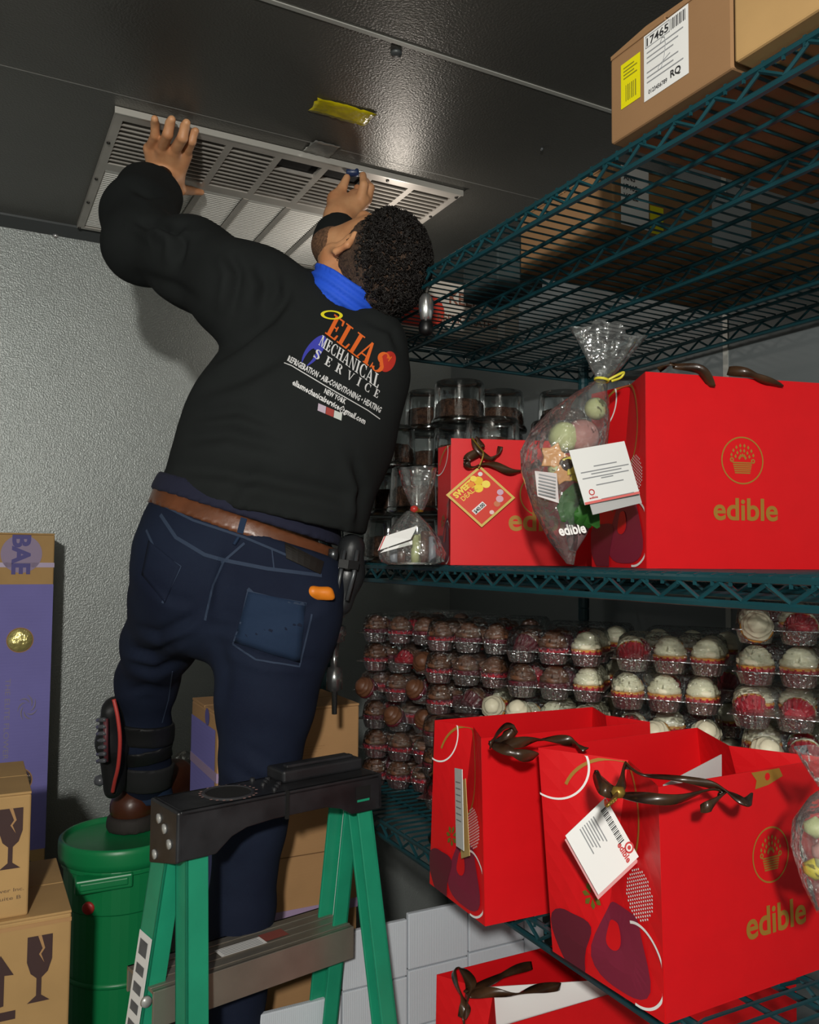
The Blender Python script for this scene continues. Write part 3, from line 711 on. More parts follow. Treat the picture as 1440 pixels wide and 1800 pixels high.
def gift_bag(label, fl, ang, W, H, D, lean=0., fold=.03, text=True, logo=(.5, .60, .13), txt=(.5, .25, .34), top_in=.0, pattern=True, back_drop=0., group='red paper gift bags', spread=0.):
    u = Vector((math.cos(ang), math.sin(ang), 0)); wv = Vector((-math.sin(ang), math.cos(ang), 0)); Z = Vector((0, 0, 1))
    fl = Vector(fl); t = thing('gift_bag', label, 'gift bag', fl, group)
    F0, F1 = fl, fl + u * W
    FT0, FT1 = F0 + Z * H + wv * top_in, F1 + Z * H + wv * top_in
    B0, B1 = F0 + wv * D, F1 + wv * D
    BT0, BT1 = B0 + Z * (H - back_drop) - wv * (top_in - spread), B1 + Z * (H - back_drop) - wv * (top_in - spread)
    th = .0007
    def panel(name, a, b, c, d, m=m_red):
        n = (b - a).cross(d - a).normalized() * th
        return MB().hexa([a, b, b + n, a + n, d, c, c + n, d + n]).obj(name, m, t, recalc=True)
    front = panel('front_panel', F0, F1, FT1, FT0); ORG[front.name] = fl
    panel('back_panel', B0, B1, BT1, BT0)
    panel('bottom', F0, F1, B1, B0)
    gl = {}
    for s, (f0, ft, b0, bt_, sg) in enumerate(((F0, FT0, B0, BT0, 1), (F1, FT1, B1, BT1, -1))):
        nr, nc = 10, 8
        def gp(a, b, off=0., f0=f0, ft=ft, b0=b0, bt_=bt_, sg=sg):
            fr = f0.lerp(ft, b); ba = b0.lerp(bt_, b)
            k = 1 - abs(2 * a - 1)
            inn = fold * max(0., (b - .12) / .88) * k
            return fr.lerp(ba, a) + u * sg * (inn - off)
        vs = [gp(i / nc, j / nr) for j in range(nr + 1) for i in range(nc + 1)]
        fs = [(j * (nc + 1) + i, j * (nc + 1) + i + 1, (j + 1) * (nc + 1) + i + 1, (j + 1) * (nc + 1) + i) for j in range(nr) for i in range(nc)]
        o = MB().add(vs, fs).obj('side_gusset', m_red, t, solid=th); ORG[o.name] = fl
        gl[s] = (o, gp)
    ff = Fr(F0 - wv * .0006, u, (FT0 - F0), None); ff.w = -wv
    if logo: basket_logo(ff, W * logo[0], H * logo[1], H * logo[2], m_goldd, front)
    if text:
        q = MB(); put_text(q, 'edible', lambda a, b: ff(a, b, .0007), W * txt[0], H * txt[1], width=W * txt[2], bold=.022, center=True, res=5); q.obj('edible_lettering', m_goldd, front)
    if pattern:
        o, gp = gl[0]
        def blob(name, m, cx, cy, r, off, wob=.15, ex=1.0, n=30):
            mb = MB(); P = [(cx + r * ex * math.cos(k * 2 * math.pi / n) * (1 + wob * math.sin(3 * k * 2 * math.pi / n + cx * 9)), cy + r * math.sin(k * 2 * math.pi / n) * (1 + wob * math.cos(2 * k * 2 * math.pi / n))) for k in range(n)]
            P = [(min(.995, max(.005, a)), min(.995, max(.005, b))) for a, b in P]
            vs = [gp(cx if 0 < cx < 1 else .5, cy, off)]; vs += [gp(a, b, off) for a, b in P]
            # two rings so the print follows the folded side
            mids = [gp(min(.995, max(.005, (a + cx) / 2)), min(.995, max(.005, (b + cy) / 2)), off) for a, b in P]
            V = vs[:1] + mids + vs[1:]
            fs = [(0, 1 + k, 1 + (k + 1) % n) for k in range(n)] + [(1 + k, 1 + n + k, 1 + n + (k + 1) % n, 1 + (k + 1) % n) for k in range(n)]
            mb.add(V, fs).obj(name, m, o)
        def arc(name, m, cx, cy, r, off, wd, a0=0, a1=6.283, ex=1.0):
            n = 40; vs = []; fs = []
            for k in range(n + 1):
                a = a0 + (a1 - a0) * k / n
                for rr in (r - wd, r + wd):
                    vs.append(gp(min(.998, max(.002, cx + ex * rr * math.cos(a))), min(.995, max(.005, cy + rr * math.sin(a))), off))
            for k in range(n): fs.append((2 * k, 2 * k + 1, 2 * k + 3, 2 * k + 2))
            MB().add(vs, fs).obj(name, m, o)
        ex = H / D
        blob('plum_shape', m_plum, .35, .20, .22, .0014, .2, ex * .8); blob('maroon_shape', m_mar, .78, .12, .16, .0017, .25, ex * .8)
        blob('red_spot', m_red, .42, .24, .07, .0021, .12, ex * .7)
        arc('gold_arc', m_goldd, .55, .74, .26, .0021, .008, .4, 4.6, ex * .9); arc('white_arc', m_white, .2, .18, .17, .0023, .006, 1.2, 4.8, ex)
        arc('white_arc', m_white, .92, .93, .17, .0023, .005, 2.2, 5.4, ex)
        mb = MB()
        for k in range(7):
            a = k * .898; mb.add([gp(.62 + ex * .0 + ex * .012 * math.cos(a), .36 + .012 * math.sin(a), .0025), gp(.62 + ex * .045 * math.cos(a - .3), .36 + .045 * math.sin(a - .3), .0025), gp(.62 + ex * .06 * math.cos(a), .36 + .06 * math.sin(a), .0025), gp(.62 + ex * .045 * math.cos(a + .3), .36 + .045 * math.sin(a + .3), .0025)], [(0, 1, 2, 3)])
        mb.obj('gold_flower', m_olive, o)
        mb = MB()
        for i in range(-7, 8):
            for j in range(-7, 8):
                x, y = i * .016, j * .016 + (.008 if i % 2 else 0)
                if x * x + y * y < .0115:
                    c = (.20 + x * ex, .48 + y)
                    if 0 < c[0] < 1: mb.add([gp(min(.99, c[0] + dx * ex), c[1] + dy, .0027) for dx, dy in ((-.0045, -.004), (.0045, -.004), (.0045, .004), (-.0045, .004))], [(0, 1, 2, 3)])
        mb.obj('white_dots', m_white, o)
    return dict(t=t, F=ff, u=u, w=wv, FT0=FT0, FT1=FT1, BT0=BT0, BT1=BT1, W=W, H=H, D=D, front=front, gp=gl[0][1])

def hang_card(label_name, par, f, w_, h_, m=m_pap, lines=(), edible=None, strip=None, bar=False, th=.0006, extra=None, size=.08):
    c = MB().box(0, w_, 0, h_, -th, 0, f).obj(label_name, m, par); ORG[c.name] = ORG[par.name]
    if lines:
        q = MB()
        for (a0, a1, b) in lines: rect(q, f, a0 * w_, a1 * w_, b * h_, b * h_ + .0011, .0004)
        q.obj('card_lines', m_inkg, c)
    if edible:
        q = MB(); a, b, s = edible; q.ring(f, .0028 * s, .0042 * s, 20, .0004, a * w_, b * h_ + .0075 * s); q.ring(f, 0, .0016 * s, 10, .0004, a * w_, b * h_ + .0075 * s)
        put_text(q, 'edible', lambda x, y: f(x, y, .0004), a * w_, b * h_, width=.016 * s, bold=.03, center=True); q.obj('card_logo', mat('card_red', '#c23a3a', .6), c)
    if strip: rect(MB(), f, 0, w_, 0, strip * h_, .0003).obj('card_strip', mat('card_coral', '#dd6f6a', .6), c)
    if bar:
        q = MB()
        for k in range(22): rect(q, f, .10 * w_ + k * w_ * .026, .10 * w_ + k * w_ * .026 + (.0006 if k % 3 else .0011), .80 * h_, .92 * h_, .0004)
        q.obj('barcode', m_ink, c)
    return c

zm, zl = LV['mid'], LV['low']
# --- bag with the big logo, right end of the middle shelf
pA = onz(1137, 997, zm); pA = at(1137, 997, .93); pA.z = zm
bagA = gift_bag('large red gift bag with gold basket logo at the right end of the middle shelf', pA, math.radians(-14), .248, .218, .135, fold=.018, logo=(.485, .565, .125), txt=(.50, .255, .335), top_in=.0)
def px_f(b, px, py, c=.001):      # where a view ray meets a bag's front plane
    r = Vector(ray(px, py)); f = b['F']; t_ = (f.o + f.w * c - Vector(EYE)).dot(f.w) / r.dot(f.w)
    return Vector(EYE) + r * t_
q = MB(); satin(q, [px_f(bagA, 1252, 680, .002), px_f(bagA, 1232, 650, .006), px_f(bagA, 1205, 637, .010) + bagA['w'] * .02, px_f(bagA, 1180, 640, -.01), px_f(bagA, 1158, 650, -.02)], .011, 1.2)
q.obj('ribbon_handle', m_rib, bagA['t'], smooth=True)
q = MB(); satin(q, [px_f(bagA, 1372, 680, .002), px_f(bagA, 1345, 668, .006), px_f(bagA, 1312, 655, .004), px_f(bagA, 1280, 652, -.012)], .012, .6)
q.obj('ribbon_handle', m_rib, bagA['t'], smooth=True)
# --- bag left of it
pB = at(792, 1000, 1.13); pB.z = zm
bagB = gift_bag('red gift bag with a sweet-deal tag on the middle shelf beside the cake cups', pB, math.radians(-20), .205, .170, .105, fold=.015, logo=(.60, .565, .17), txt=(.625, .28, .48), pattern=True)
q = MB()
satin(q, [px_f(bagB, 838, 768, .008), px_f(bagB, 846, 790, .012), px_f(bagB, 822, 805, .014), px_f(bagB, 826, 822, .013), px_f(bagB, 852, 815, .012), px_f(bagB, 872, 818, .010), px_f(bagB, 900, 830, .009), px_f(bagB, 925, 825, .007), px_f(bagB, 950, 812, .003)], .011, 2.4)
satin(q, [px_f(bagB, 832, 772, .010), px_f(bagB, 842, 792, .016), px_f(bagB, 862, 806, .015), px_f(bagB, 874, 800, .013), px_f(bagB, 880, 785, .012)], .009, 1.3)
q.obj('ribbon_handle', m_rib, bagB['t'], smooth=True)
q = MB(); q.tube(smooth_path([px_f(bagB, 830, 770, .014), px_f(bagB, 842, 785, .02), px_f(bagB, 850, 798, .018), px_f(bagB, 842, 822, .014)]), .0012, 6); q.obj('gold_cord', m_gold, bagB['t'])
cn = [px_f(bagB, *p, .006) for p in ((784, 870), (847, 927), (906, 875), (843, 820))]     # diamond tag: left, bottom, right, top
ft = Fr(cn[0] + bagB['F'].w * .002, cn[3] - cn[0], cn[0] - cn[1]); ft.w = bagB['F'].w
ft = Fr(cn[1], cn[2] - cn[1], cn[0] - cn[1]); ft.w = bagB['F'].w
tw, tht = (cn[2] - cn[1]).length, (cn[0] - cn[1]).length
tg = MB().box(0, tw, 0, tht, -.0006, 0, ft).obj('deal_tag', mat('tag_gold', '#d3b45a', .5), bagB['t']); ORG[tg.name] = ORG[bagB['t'].name]
rect(MB(), ft, tw * .05, tw * .95, tht * .05, tht * .95, .0003).obj('tag_face', mat('tag_red', '#d3321f', .5), tg)
q = MB(); put_text(q, 'SWEET', lambda a, b: ft(a, b, .0006), tw * .10, tht * .80, width=tw * .52, height=tht * .12, bold=.05); put_text(q, 'DEALZ', lambda a, b: ft(a, b, .0006), tw * .16, tht * .66, width=tw * .42, height=tht * .10, bold=.01)
q.obj('tag_wording', mat('tag_yellow', '#ecd24a', .5), tg)
q = MB(); rect(q, ft, tw * .12, tw * .44, tht * .28, tht * .40, .0006); q.obj('price_box', m_pap, tg)
q = MB(); put_text(q, '$40.00', lambda a, b: ft(a, b, .0009), tw * .14, tht * .30, width=tw * .28, height=tht * .075, bold=.03); q.obj('price', m_ink, tg)
for k, (a, b, r, c) in enumerate(((.60, .66, .10, '#f0d030'), (.72, .78, .10, '#e8c21e'), (.78, .62, .09, '#f3dd55'), (.55, .82, .07, '#e88a1c'), (.68, .88, .07, '#f0d64a'), (.86, .86, .05, '#ddd9d4'), (.40, .10, .05, '#e9c8c6'), (.62, .16, .07, '#c9744c'), (.74, .20, .08, '#d7a7b4'), (.86, .30, .07, '#cfa9c0'))):
    MB().ring(ft, 0, tw * r, 14, .0006 + k * .00008, tw * a, tht * b).obj('tag_fruit', mat('tagf%d' % k, c, .5), tg)

# --- bags on the low shelf
pC = onz(853, 1628, zl)
bagC = gift_bag('red gift bag with a folded card on its side, left on the low shelf', pC, math.radians(-2), .235, .196, .130, fold=.022, logo=None, txt=(.62, .40, .42), top_in=.010, spread=.0)
pD = onz(1170, 1800, zl)
bagD = gift_bag('large red gift bag with hanging white tag at the front of the low shelf', pD, math.radians(1.5), .232, .196, .150, fold=.045, logo=(.60, .60, .13), txt=(.62, .245, .36), top_in=.006, spread=.03)
pE = Vector((.53, .795, zl - .330))
bagE = gift_bag('open red gift bag with a white card inside, below the low shelf', pE, math.radians(0), .22, .21, .14, fold=.04, logo=None, text=False, top_in=.004, pattern=False)
bagF = gift_bag('dark red gift bag in the shade right of the open one below the low shelf', (.80, .80, zl - .345), math.radians(-6), .19, .27, .12, fold=.01, logo=None, text=False, pattern=False)
# bag C details
def gpx(px, py, d): return at(px, py, d)
q = MB(); yl = .5
def onplane(b, px, py, c):   # point on the bag's opening plane height
    return onz(px, py, b['F'].o.z + b['H'] + c)
satin(q, [onplane(bagC, 865, 1303, .0), onplane(bagC, 885, 1296, .008), onplane(bagC, 905, 1283, .016), onplane(bagC, 895, 1275, .022), onplane(bagC, 880, 1285, .018), onplane(bagC, 862, 1310, .01)], .011, 1.5)
satin(q, [onplane(bagC, 866, 1306, .006), onplane(bagC, 890, 1318, .004), onplane(bagC, 915, 1327, .0), onplane(bagC, 942, 1330, -.004)], .013, .8)
satin(q, [onplane(bagC, 880, 1310, .006), onplane(bagC, 920, 1304, .008), onplane(bagC, 960, 1300, .008), onplane(bagC, 1000, 1302, .006), onplane(bagC, 1030, 1318, .0)], .011, 2.2)
q.obj('ribbon_handle', m_rib, bagC['t'], smooth=True)
g0, g1 = bagC['gp'](.30, .78, .012), bagC['gp'](.02, .72, .016)
fcd = Fr(bagC['gp'](.36, .36, .014), (bagC['gp'](.06, .40, .02) - bagC['gp'](.36, .36, .012)), (0, .05, 1))
hang_card('folded_card', bagC['t'], fcd, .042, .085, lines=[(.15, .8, .82 - k * .08) for k in range(7)])
fcd2 = Fr(bagC['gp'](.30, .30, .010), (bagC['gp'](.05, .38, .012) - bagC['gp'](.34, .3, .006)), (0, .12, 1))
hang_card('card_back', bagC['t'], fcd2, .036, .080, m=mat('card_gold_edge', '#c8a86a', .5))
# bag D details
cd = [onx(p[0], p[1], pD.x - .012 - k) for p, k in (((995, 1470), .0), ((1050, 1575), .0))]
def tagpt(px, py, y, x=None): return ony(px, py, y)
c_top, c_left, c_bot, c_right = ony(1062, 1404, pD.y + .055), ony(994, 1469, pD.y + .075), ony(1052, 1573, pD.y + .060), ony(1124, 1510, pD.y + .035)
fD = Fr(c_left, c_top - c_left, c_top - c_right); fD.w = (fD.u.cross(fD.v)).normalized()
if fD.w.dot(Vector((0, -1, 0))) < 0: fD.w = -fD.w
fD.o = c_bot + (c_left - c_top) * 0; fD = Fr(c_bot, c_right - c_bot, c_left - c_bot); fD.w = fD.w if fD.w.dot(Vector((0, -1, 0))) > 0 else -fD.w
wD, hD = (c_right - c_bot).length, (c_left - c_bot).length
# read with the long side rotated: frame with x down the tag
fR = Fr(c_left, c_bot - c_left, c_top - c_left); fR.w = fD.w
hang_card('hang_tag', bagD['t'], fR, hD, wD, lines=[(.08 + .0 * k, .5 - .04 * (k % 3), .62 - k * .055) for k in range(7)] , bar=True, edible=(.80, .76, 1.15))
fR2 = Fr(c_left + Vector((.004, .006, -.006)), c_bot - c_left, c_top - c_left); fR2.w = fD.w
hang_card('tag_back', bagD['t'], fR2, hD * 1.02, wD * 1.0, m=mat('card_pink', '#d99a9a', .6))
q = MB(); zt_ = bagD['H']
satin(q, [onplane(bagD, 1082, 1400, .004), onplane(bagD, 1095, 1375, .012), onplane(bagD, 1100, 1345, .018), onplane(bagD, 1130, 1362, .016), onplane(bagD, 1190, 1368, .012), onplane(bagD, 1245, 1378, .010), onplane(bagD, 1280, 1392, .006), onplane(bagD, 1310, 1410, .0), onplane(bagD, 1322, 1400, .0)], .0085, 2.6)
satin(q, [onplane(bagD, 1085, 1395, .004), onplane(bagD, 1130, 1402, .008), onplane(bagD, 1190, 1405, .008), onplane(bagD, 1250, 1388, .008), onplane(bagD, 1270, 1395, .004), onplane(bagD, 1250, 1415, .0), onplane(bagD, 1232, 1422, -.004)], .009, 1.8)
satin(q, [onplane(bagD, 1085, 1390, .006), onplane(bagD, 1068, 1378, .010), onplane(bagD, 1048, 1358, .012), onplane(bagD, 1058, 1385, .01), onplane(bagD, 1078, 1395, .006)], .010, .5)
q.obj('ribbon_handle', m_rib, bagD['t'], smooth=True)
q = MB()
for k in range(4):
    q.tube(smooth_path([onplane(bagD, 1086, 1392, .010), onplane(bagD, 1080 - 4 * k, 1408 + 3 * k, .016), ony(1064, 1412 - k * 2, pD.y + .05)]), .0011, 6)
q.lathe([(.004, -.004), (.006, 0), (.004, .004)], 10, onplane(bagD, 1087, 1392, .010)); q.obj('gold_cord', m_gold, bagD['t'], smooth=True)
cw = bagD['FT0'] + bagD['u'] * .008 + bagD['w'] * .002
MB().hexa([cw + bagD['u'] * .045 + bagD['w'] * .02 - Vector((0, 0, .10)), cw + bagD['u'] * .13 + bagD['w'] * .05 - Vector((0, 0, .10)), cw + bagD['u'] * .13 + bagD['w'] * .051 - Vector((0, 0, .10)), cw + bagD['u'] * .045 + bagD['w'] * .021 - Vector((0, 0, .10)), cw, cw + bagD['u'] * .125 + bagD['w'] * .045 + Vector((0, 0, .004)), cw + bagD['u'] * .125 + bagD['w'] * .046 + Vector((0, 0, .004)), cw + bagD['w'] * .001]).obj('inner_card', m_pap, bagD['t'])
# gold flower print near its top right corner
f = bagD['F']; q = MB()
W_, H_ = bagD['W'], bagD['H']
q.prism([(W_ * .50, H_ * .995), (W_ * .53, H_ * .955), (W_ * .52, H_ * .915), (W_ * .60, H_ * .925), (W_ * .69, H_ * .955), (W_ * .67, H_ * .995)], f, 0, .0007); q.obj('gold_flower', m_goldd, bagD['front'])
MB().ring(f, 0, H_ * .018, 14, .001, W_ * .595, H_ * .965).obj('red_spot', m_red, bagD['front'])
# bag E details: card inside and ribbon
e = bagE['FT0']
MB().hexa([e + Vector(v) for v in ((.05, .05, -.12), (.20, .03, -.12), (.20, .031, -.12), (.05, .051, -.12), (.035, .075, .002), (.19, .02, .002), (.19, .021, .002), (.035, .076, .002))]).obj('inner_card', m_pap, bagE['t'])
q = MB(); ze = pE.z + bagE['H']
def oe(px, py, c): return onz(px, py, ze + c)
satin(q, [oe(812, 1790, .0), oe(818, 1765, .012), oe(805, 1735, .02), oe(798, 1708, .024), oe(812, 1703, .024), oe(828, 1728, .02), oe(822, 1755, .014), oe(815, 1798, .008)], .014, 1.6)
satin(q, [oe(820, 1745, .016), oe(860, 1726, .014), oe(905, 1705, .010), oe(935, 1697, .0)], .011, .4)
satin(q, [oe(822, 1750, .016), oe(862, 1744, .014), oe(905, 1748, .012), oe(945, 1738, .008), oe(985, 1734, .002)], .011, 1.6)
q.obj('ribbon_handle', m_rib, bagE['t'], smooth=True)

# ================================================================== cake cups on the middle shelf
m_cake = mat('chocolate_crumb', '#5c3d2b', .9, 0, bump=('noise', 140, 1, .01), var=(90, .55, '#2a1810'))
CH = .078
def cake_cup():
    t = thing('cake_cup', 'x', 'cake cup', (0, 0, 0), 'clear cups of chocolate cake on the middle shelf')
    MB().lathe([(.0455, .010), (.0435, .055), (.0425, .070), (.040, .0745), (.0001, .0755)], 28, close=False).obj('clear_dome', m_clear, t, smooth=True)
    MB().lathe([(.044, 0), (.0485, .001), (.0495, .005), (.0485, .010), (.0455, .0115), (.0455, .0095), (.047, .008), (.046, .003)], 28).obj('base_rim', clear_mat('clear_rim', '#dfe6e6', .22, 1., .1), t, smooth=True)
    r0 = [random.uniform(.93, 1.06) for _ in range(400)]
    MB().lathe([(.0001, .004), (.040, .004), (.0405, .02), (.040, .036), (.035, .042), (.02, .045), (.0001, .044)], 22, wob=lambda a, i: r0[(int(a * 3.5) * 7 + i * 13) % 400]).obj('cake', m_cake, t, smooth=False)
    return t
cup0 = cake_cup(); used = False
def put_cup(loc, label, rz=0.):
    global used
    o = cup0 if not used else copy_tree(cup0); used = True
    o.location = cam_scaled(loc); o.rotation_euler = (0, 0, rz); o['label'] = label
stacks = [(.632, 1.182, 2), (.632, 1.284, 3), (.738, 1.235, 4), (.738, 1.338, 4), (.738, 1.132, 3), (.845, 1.27, 4), (.845, 1.10, 3), (.948, 1.22, 4), (.948, 1.05, 4), (.636, 1.386, 3)]
names = ['behind the small wrapped bag', 'closest to the jacket', 'tallest in front', 'just behind the tallest stack', 'behind the deal-tag bag', 'right of the tallest stack', 'left of the fruit cone', 'far behind the fruit cone', 'right behind the fruit cone', 'at the far left back']
for (sx_, sy_, n), nm in zip(stacks, names):
    p = Vector((sx_, sy_, 0))
    for k in range(n):
        put_cup((p.x + random.uniform(-.001, .001), p.y + random.uniform(-.001, .001), zm + k * CH), 'clear chocolate cake cup, %s of the stack %s' % (('bottom', 'second', 'third', 'topmost')[k] if k < n - 1 or n == 4 else 'topmost', nm), random.random() * 6)

# ================================================================== cupcakes in clear trays on the low shelf
m_frw = mat('frosting_cream', '#e2dcc0', .5, sss=.0, bump=('noise', 60, .3, .002))
m_frc = mat('frosting_chocolate', '#66402a', .5, bump=('noise', 60, .3, .002))
m_linr = mat('liner_red', '#b01a2c', .5); m_lind = mat('liner_dark_red', '#5c1422', .5); m_ckt = mat('cake_rim', '#c98a3a', .8)
PI2 = 2 * math.pi
CG = 'mini cupcakes in clear trays on the low shelf'
def cupcake(kind):
    t = thing('cupcake', 'x', 'cupcake', (0, 0, 0), CG)
    MB().lathe([(.0001, 0), (.0125, 0), (.0175, .017)], 32, wob=lambda a, i: 1 + (.03 if int(a / PI2 * 32 + .5) % 2 else -.03), close=False).obj('liner', m_linr if kind != 'dark' else m_lind, t)
    MB().lathe([(.0174, .0155), (.0178, .0175), (.015, .0185), (.0001, .0187)], 18, close=False).obj('cake', m_ckt if kind == 'cream' else m_lind, t, smooth=True)
    pr = [(.016, .018), (.0172, .0205), (.0168, .0235), (.0145, .025), (.0150, .0265), (.0140, .029), (.0110, .0305), (.0112, .0318), (.0090, .034), (.005, .0365), (.0001, .0375)]
    MB().lathe(pr, 20, wob=lambda a, i: 1 + .05 * math.sin(5 * a + i * .8)).obj('frosting', m_frw if kind == 'cream' else m_frc, t, smooth=True)
    return t
cc = {k: cupcake(k) for k in ('cream', 'choc', 'dark')}; cu_used = set()
TP = .0470; TH_ = .0490
def tray():
    t = thing('cupcake_tray', 'x', 'tray', (0, 0, 0), 'clear cupcake trays stacked on the low shelf')
    mb = MB(); mb.box(-.0015, 3 * TP + .0015, -.0015, 2 * TP + .0015, .0165, .0175)
    for i in range(3):
        for j in range(2):
            mb.lathe([(.0170, .0005), (.0175, .002), (.0222, .0168)], 36, ((i + .5) * TP, (j + .5) * TP, 0), wob=lambda a, i: 1 + (.022 if int(a / PI2 * 36 + .5) % 2 else -.022), close=False)
    mb.obj('tray_base', m_foil, t)
    x0, x1, y0, y1 = .001, 3 * TP - .001, .001, 2 * TP - .001
    vs, fs = [], []; prof = [(0, .0178), (.0015, .032), (.004, .0430), (.009, .0478), (.02, .0484)]; n = 44
    def rr(s, ins):
        hx, hy = (x1 - x0) / 2 - ins, (y1 - y0) / 2 - ins; a = s * PI2; c, sn = math.cos(a), math.sin(a); e = .32
        return ((x0 + x1) / 2 + hx * math.copysign(abs(c) ** e, c), (y0 + y1) / 2 + hy * math.copysign(abs(sn) ** e, sn))
    for ins, z in prof:
        for k in range(n):
            x, y = rr(k / n, ins + (.0012 if k % 4 < 2 and ins < .006 else 0)); vs.append((x, y, z))
    for i in range(len(prof) - 1):
        for k in range(n): fs.append((i * n + k, i * n + (k + 1) % n, (i + 1) * n + (k + 1) % n, (i + 1) * n + k))
    fs.append(tuple((len(prof) - 1) * n + k for k in range(n)))
    MB().add(vs, fs).obj('lid', clear_mat('clear_lid', '#eef2f2', .06, .9, .07, bump=(130, .9, .010)), t, smooth=True)
    return t
tr0 = tray(); tr_used = False
rang = math.radians(-52); ORD = ('lowest', 'second-lowest', 'third-lowest', 'fourth', 'fifth', 'sixth', 'seventh')
place = ['leftmost stack', 'second stack from left', 'middle stack', 'second stack from right', 'rightmost stack']
corners = [(.602, 1.345, 6), (.636, 1.178, 6), (.676, 1.010, 6), (.752, .872, 6), (.800, .712, 7)]
corners += [(x + .107, y + .062, n) for x, y, n in corners]
place += ['stack behind the ' + p.replace(' stack', '') for p in place]
for c, (cx, cy, nl) in enumerate(corners):
    for k in range(nl):
        jx, ja = random.uniform(-.005, .005), random.uniform(-.05, .05)
        a = rang + ja; base = Vector((cx + jx, cy + random.uniform(-.004, .004), 0))
        o = tr0 if not tr_used else copy_tree(tr0); tr_used = True
        o.location = cam_scaled((base.x, base.y, zl + k * TH_)); o.rotation_euler = (0, 0, a)
        top = k == nl - 1
        o['label'] = 'clear lidded cupcake tray, %s in the %s' % ('topmost' if top else ORD[k], place[c])
        for i in range(3):
            for j in range(2 if c < 5 else 1):
                prob = ((c % 5) * 3 + i) / 15.0
                if prob < .38 or (prob < .5 and k != 3): kind = 'choc' if random.random() < .5 else 'dark'
                else: kind = 'cream' if random.random() < .94 else 'choc'
                if (c == 1 and i == 2 or c == 2 and i < 2) and k == 3: kind = 'cream'
                q = cc[kind] if kind not in cu_used else copy_tree(cc[kind]); cu_used.add(kind)
                lx, ly = (i + .5) * TP, (j + .5) * TP
                tip = 0 if random.random() < (.70 if c % 5 < 2 else .5) else random.uniform(.7, 1.3)
                q.location = cam_scaled((base.x + lx * math.cos(a) - ly * math.sin(a), base.y + lx * math.sin(a) + ly * math.cos(a), zl + k * TH_ + .0012 + (.012 if tip else 0)))
                if tip: q.rotation_euler = Matrix.Rotation(a + random.uniform(-.5, .5), 3, 'Z').to_euler(); q.rotation_euler.x = random.choice((-1, 1)) * tip
                else: q.rotation_euler = (0, 0, random.random() * 6)
                s_ = 1.22 if not tip else 1.05; q.scale = (s_, s_, s_)
                nm = {'cream': 'cream cupcake', 'choc': 'chocolate cupcake', 'dark': 'dark-liner chocolate cupcake'}[kind]
                q['label'] = '%s%s, %s, %s tray, %s' % ('tipped ' if tip else '', nm, ('front', 'back')[j] + ' ' + ('left', 'centre', 'right')[i], 'topmost' if top else ORD[k], place[c])
# kraft tray board under the left stack, tall dark jars beside bag C
m_jar = clear_mat('smoky_jar', '#b9b0a4', .08, .8, .08)
for k, (px, d, h, nm) in enumerate(((735, 1.12, .085, 'lower'), (742, 1.12, .085, 'upper'))):
    p = onz(748, 1500, zl + .0); z0 = zl + k * .087
    p = Vector((SX0 + .048, 1.02, 0))
    t = thing('dark_cake_jar', 'clear jar of dark cake, %s of the two left of the carded bag' % nm, 'jar', (p.x, p.y, z0), 'dark jars beside the red bag')
    MB().lathe([(.036, 0), (.044, .003), (.0445, .008), (.040, .011), (.0385, .05), (.037, .078), (.034, .084), (.0001, .085)], 28, (p.x, p.y, z0)).obj('clear_dome', m_jar, t, smooth=True)
    MB().lathe([(.0001, .006), (.034, .006), (.0335, .055), (.028, .062), (.0001, .064)], 20, (p.x, p.y, z0), wob=lambda a, i: 1 + .03 * math.sin(7 * a + i)).obj('cake', m_cake, t, smooth=True)

# ================================================================== wrapped fruit and cards
def cello_surface(profile, n, f, amp, seed):
    rnd = random.Random(seed); ph = [rnd.random() * 6 for _ in range(6)]
    def wob(a, i): return 1 + amp * (math.sin(3 * a + ph[0] + i * .5) * .5 + math.sin(7 * a + ph[1] - i * .8) * .35 + math.sin(11 * a + ph[2]) * .25)
    return MB().lathe(profile, n, fr=f, wob=wob, close=False)
# fruit cone in front of the big bag
cb, ct = at(1003, 992, .925), at(1058, 668, .95)
ax = (ct - cb); HL = ax.length; side = Vector(R[:, 0]); fwv = ax.cross(side).normalized()
fc = Fr(cb, side - ax.normalized() * side.dot(ax.normalized()), fwv, ax)
fc.w = ax.normalized(); fc.u = (side - fc.w * side.dot(fc.w)).normalized(); fc.v = fc.w.cross(fc.u)
cone = thing('wrapped_fruit_cone', 'clear cellophane cone of cut fruit and leaves tied at the top on the middle shelf', 'fruit bouquet', cb)
def cone_wob(a, i): return 1 + .03 * math.sin(5 * a + i) + .025 * math.sin(9 * a - i * .7)
def bend(h): return -.030 * math.sin(math.pi * min(1, max(0, h / HL)) ** .9)
def fcb(a, b, c_): return fc(a + bend(c_), b, c_)
MB().lathe([(.004, .0), (.015, .02), (.028, .052), (.040, .090), (.045, .112), (.043, .138), (.034, .165), (.019, HL - .020), (.008, HL - .006), (.005, HL)], 40, fr=fcb, wob=cone_wob, close=False).obj('wrapper', m_cello, cone, smooth=True)
q = MB(); vs, fs = [], []
n, m_ = 48, 7
for j in range(m_):
    t_ = j / (m_ - 1)
    for k in range(n):
        a = k * PI2 / n; r = .006 + .030 * t_ ** .8 + .006 * t_ * math.sin(4 * a) ; zz = HL + .056 * t_ + .006 * t_ * math.sin(3 * a + 1)
        r *= 1 + .22 * t_ * math.sin(9 * a + 2 * t_)
        vs.append(fc(r * math.cos(a), r * math.sin(a) * .6, zz))
for j in range(m_ - 1):
    for k in range(n): fs.append((j * n + k, j * n + (k + 1) % n, (j + 1) * n + (k + 1) % n, (j + 1) * n + k))
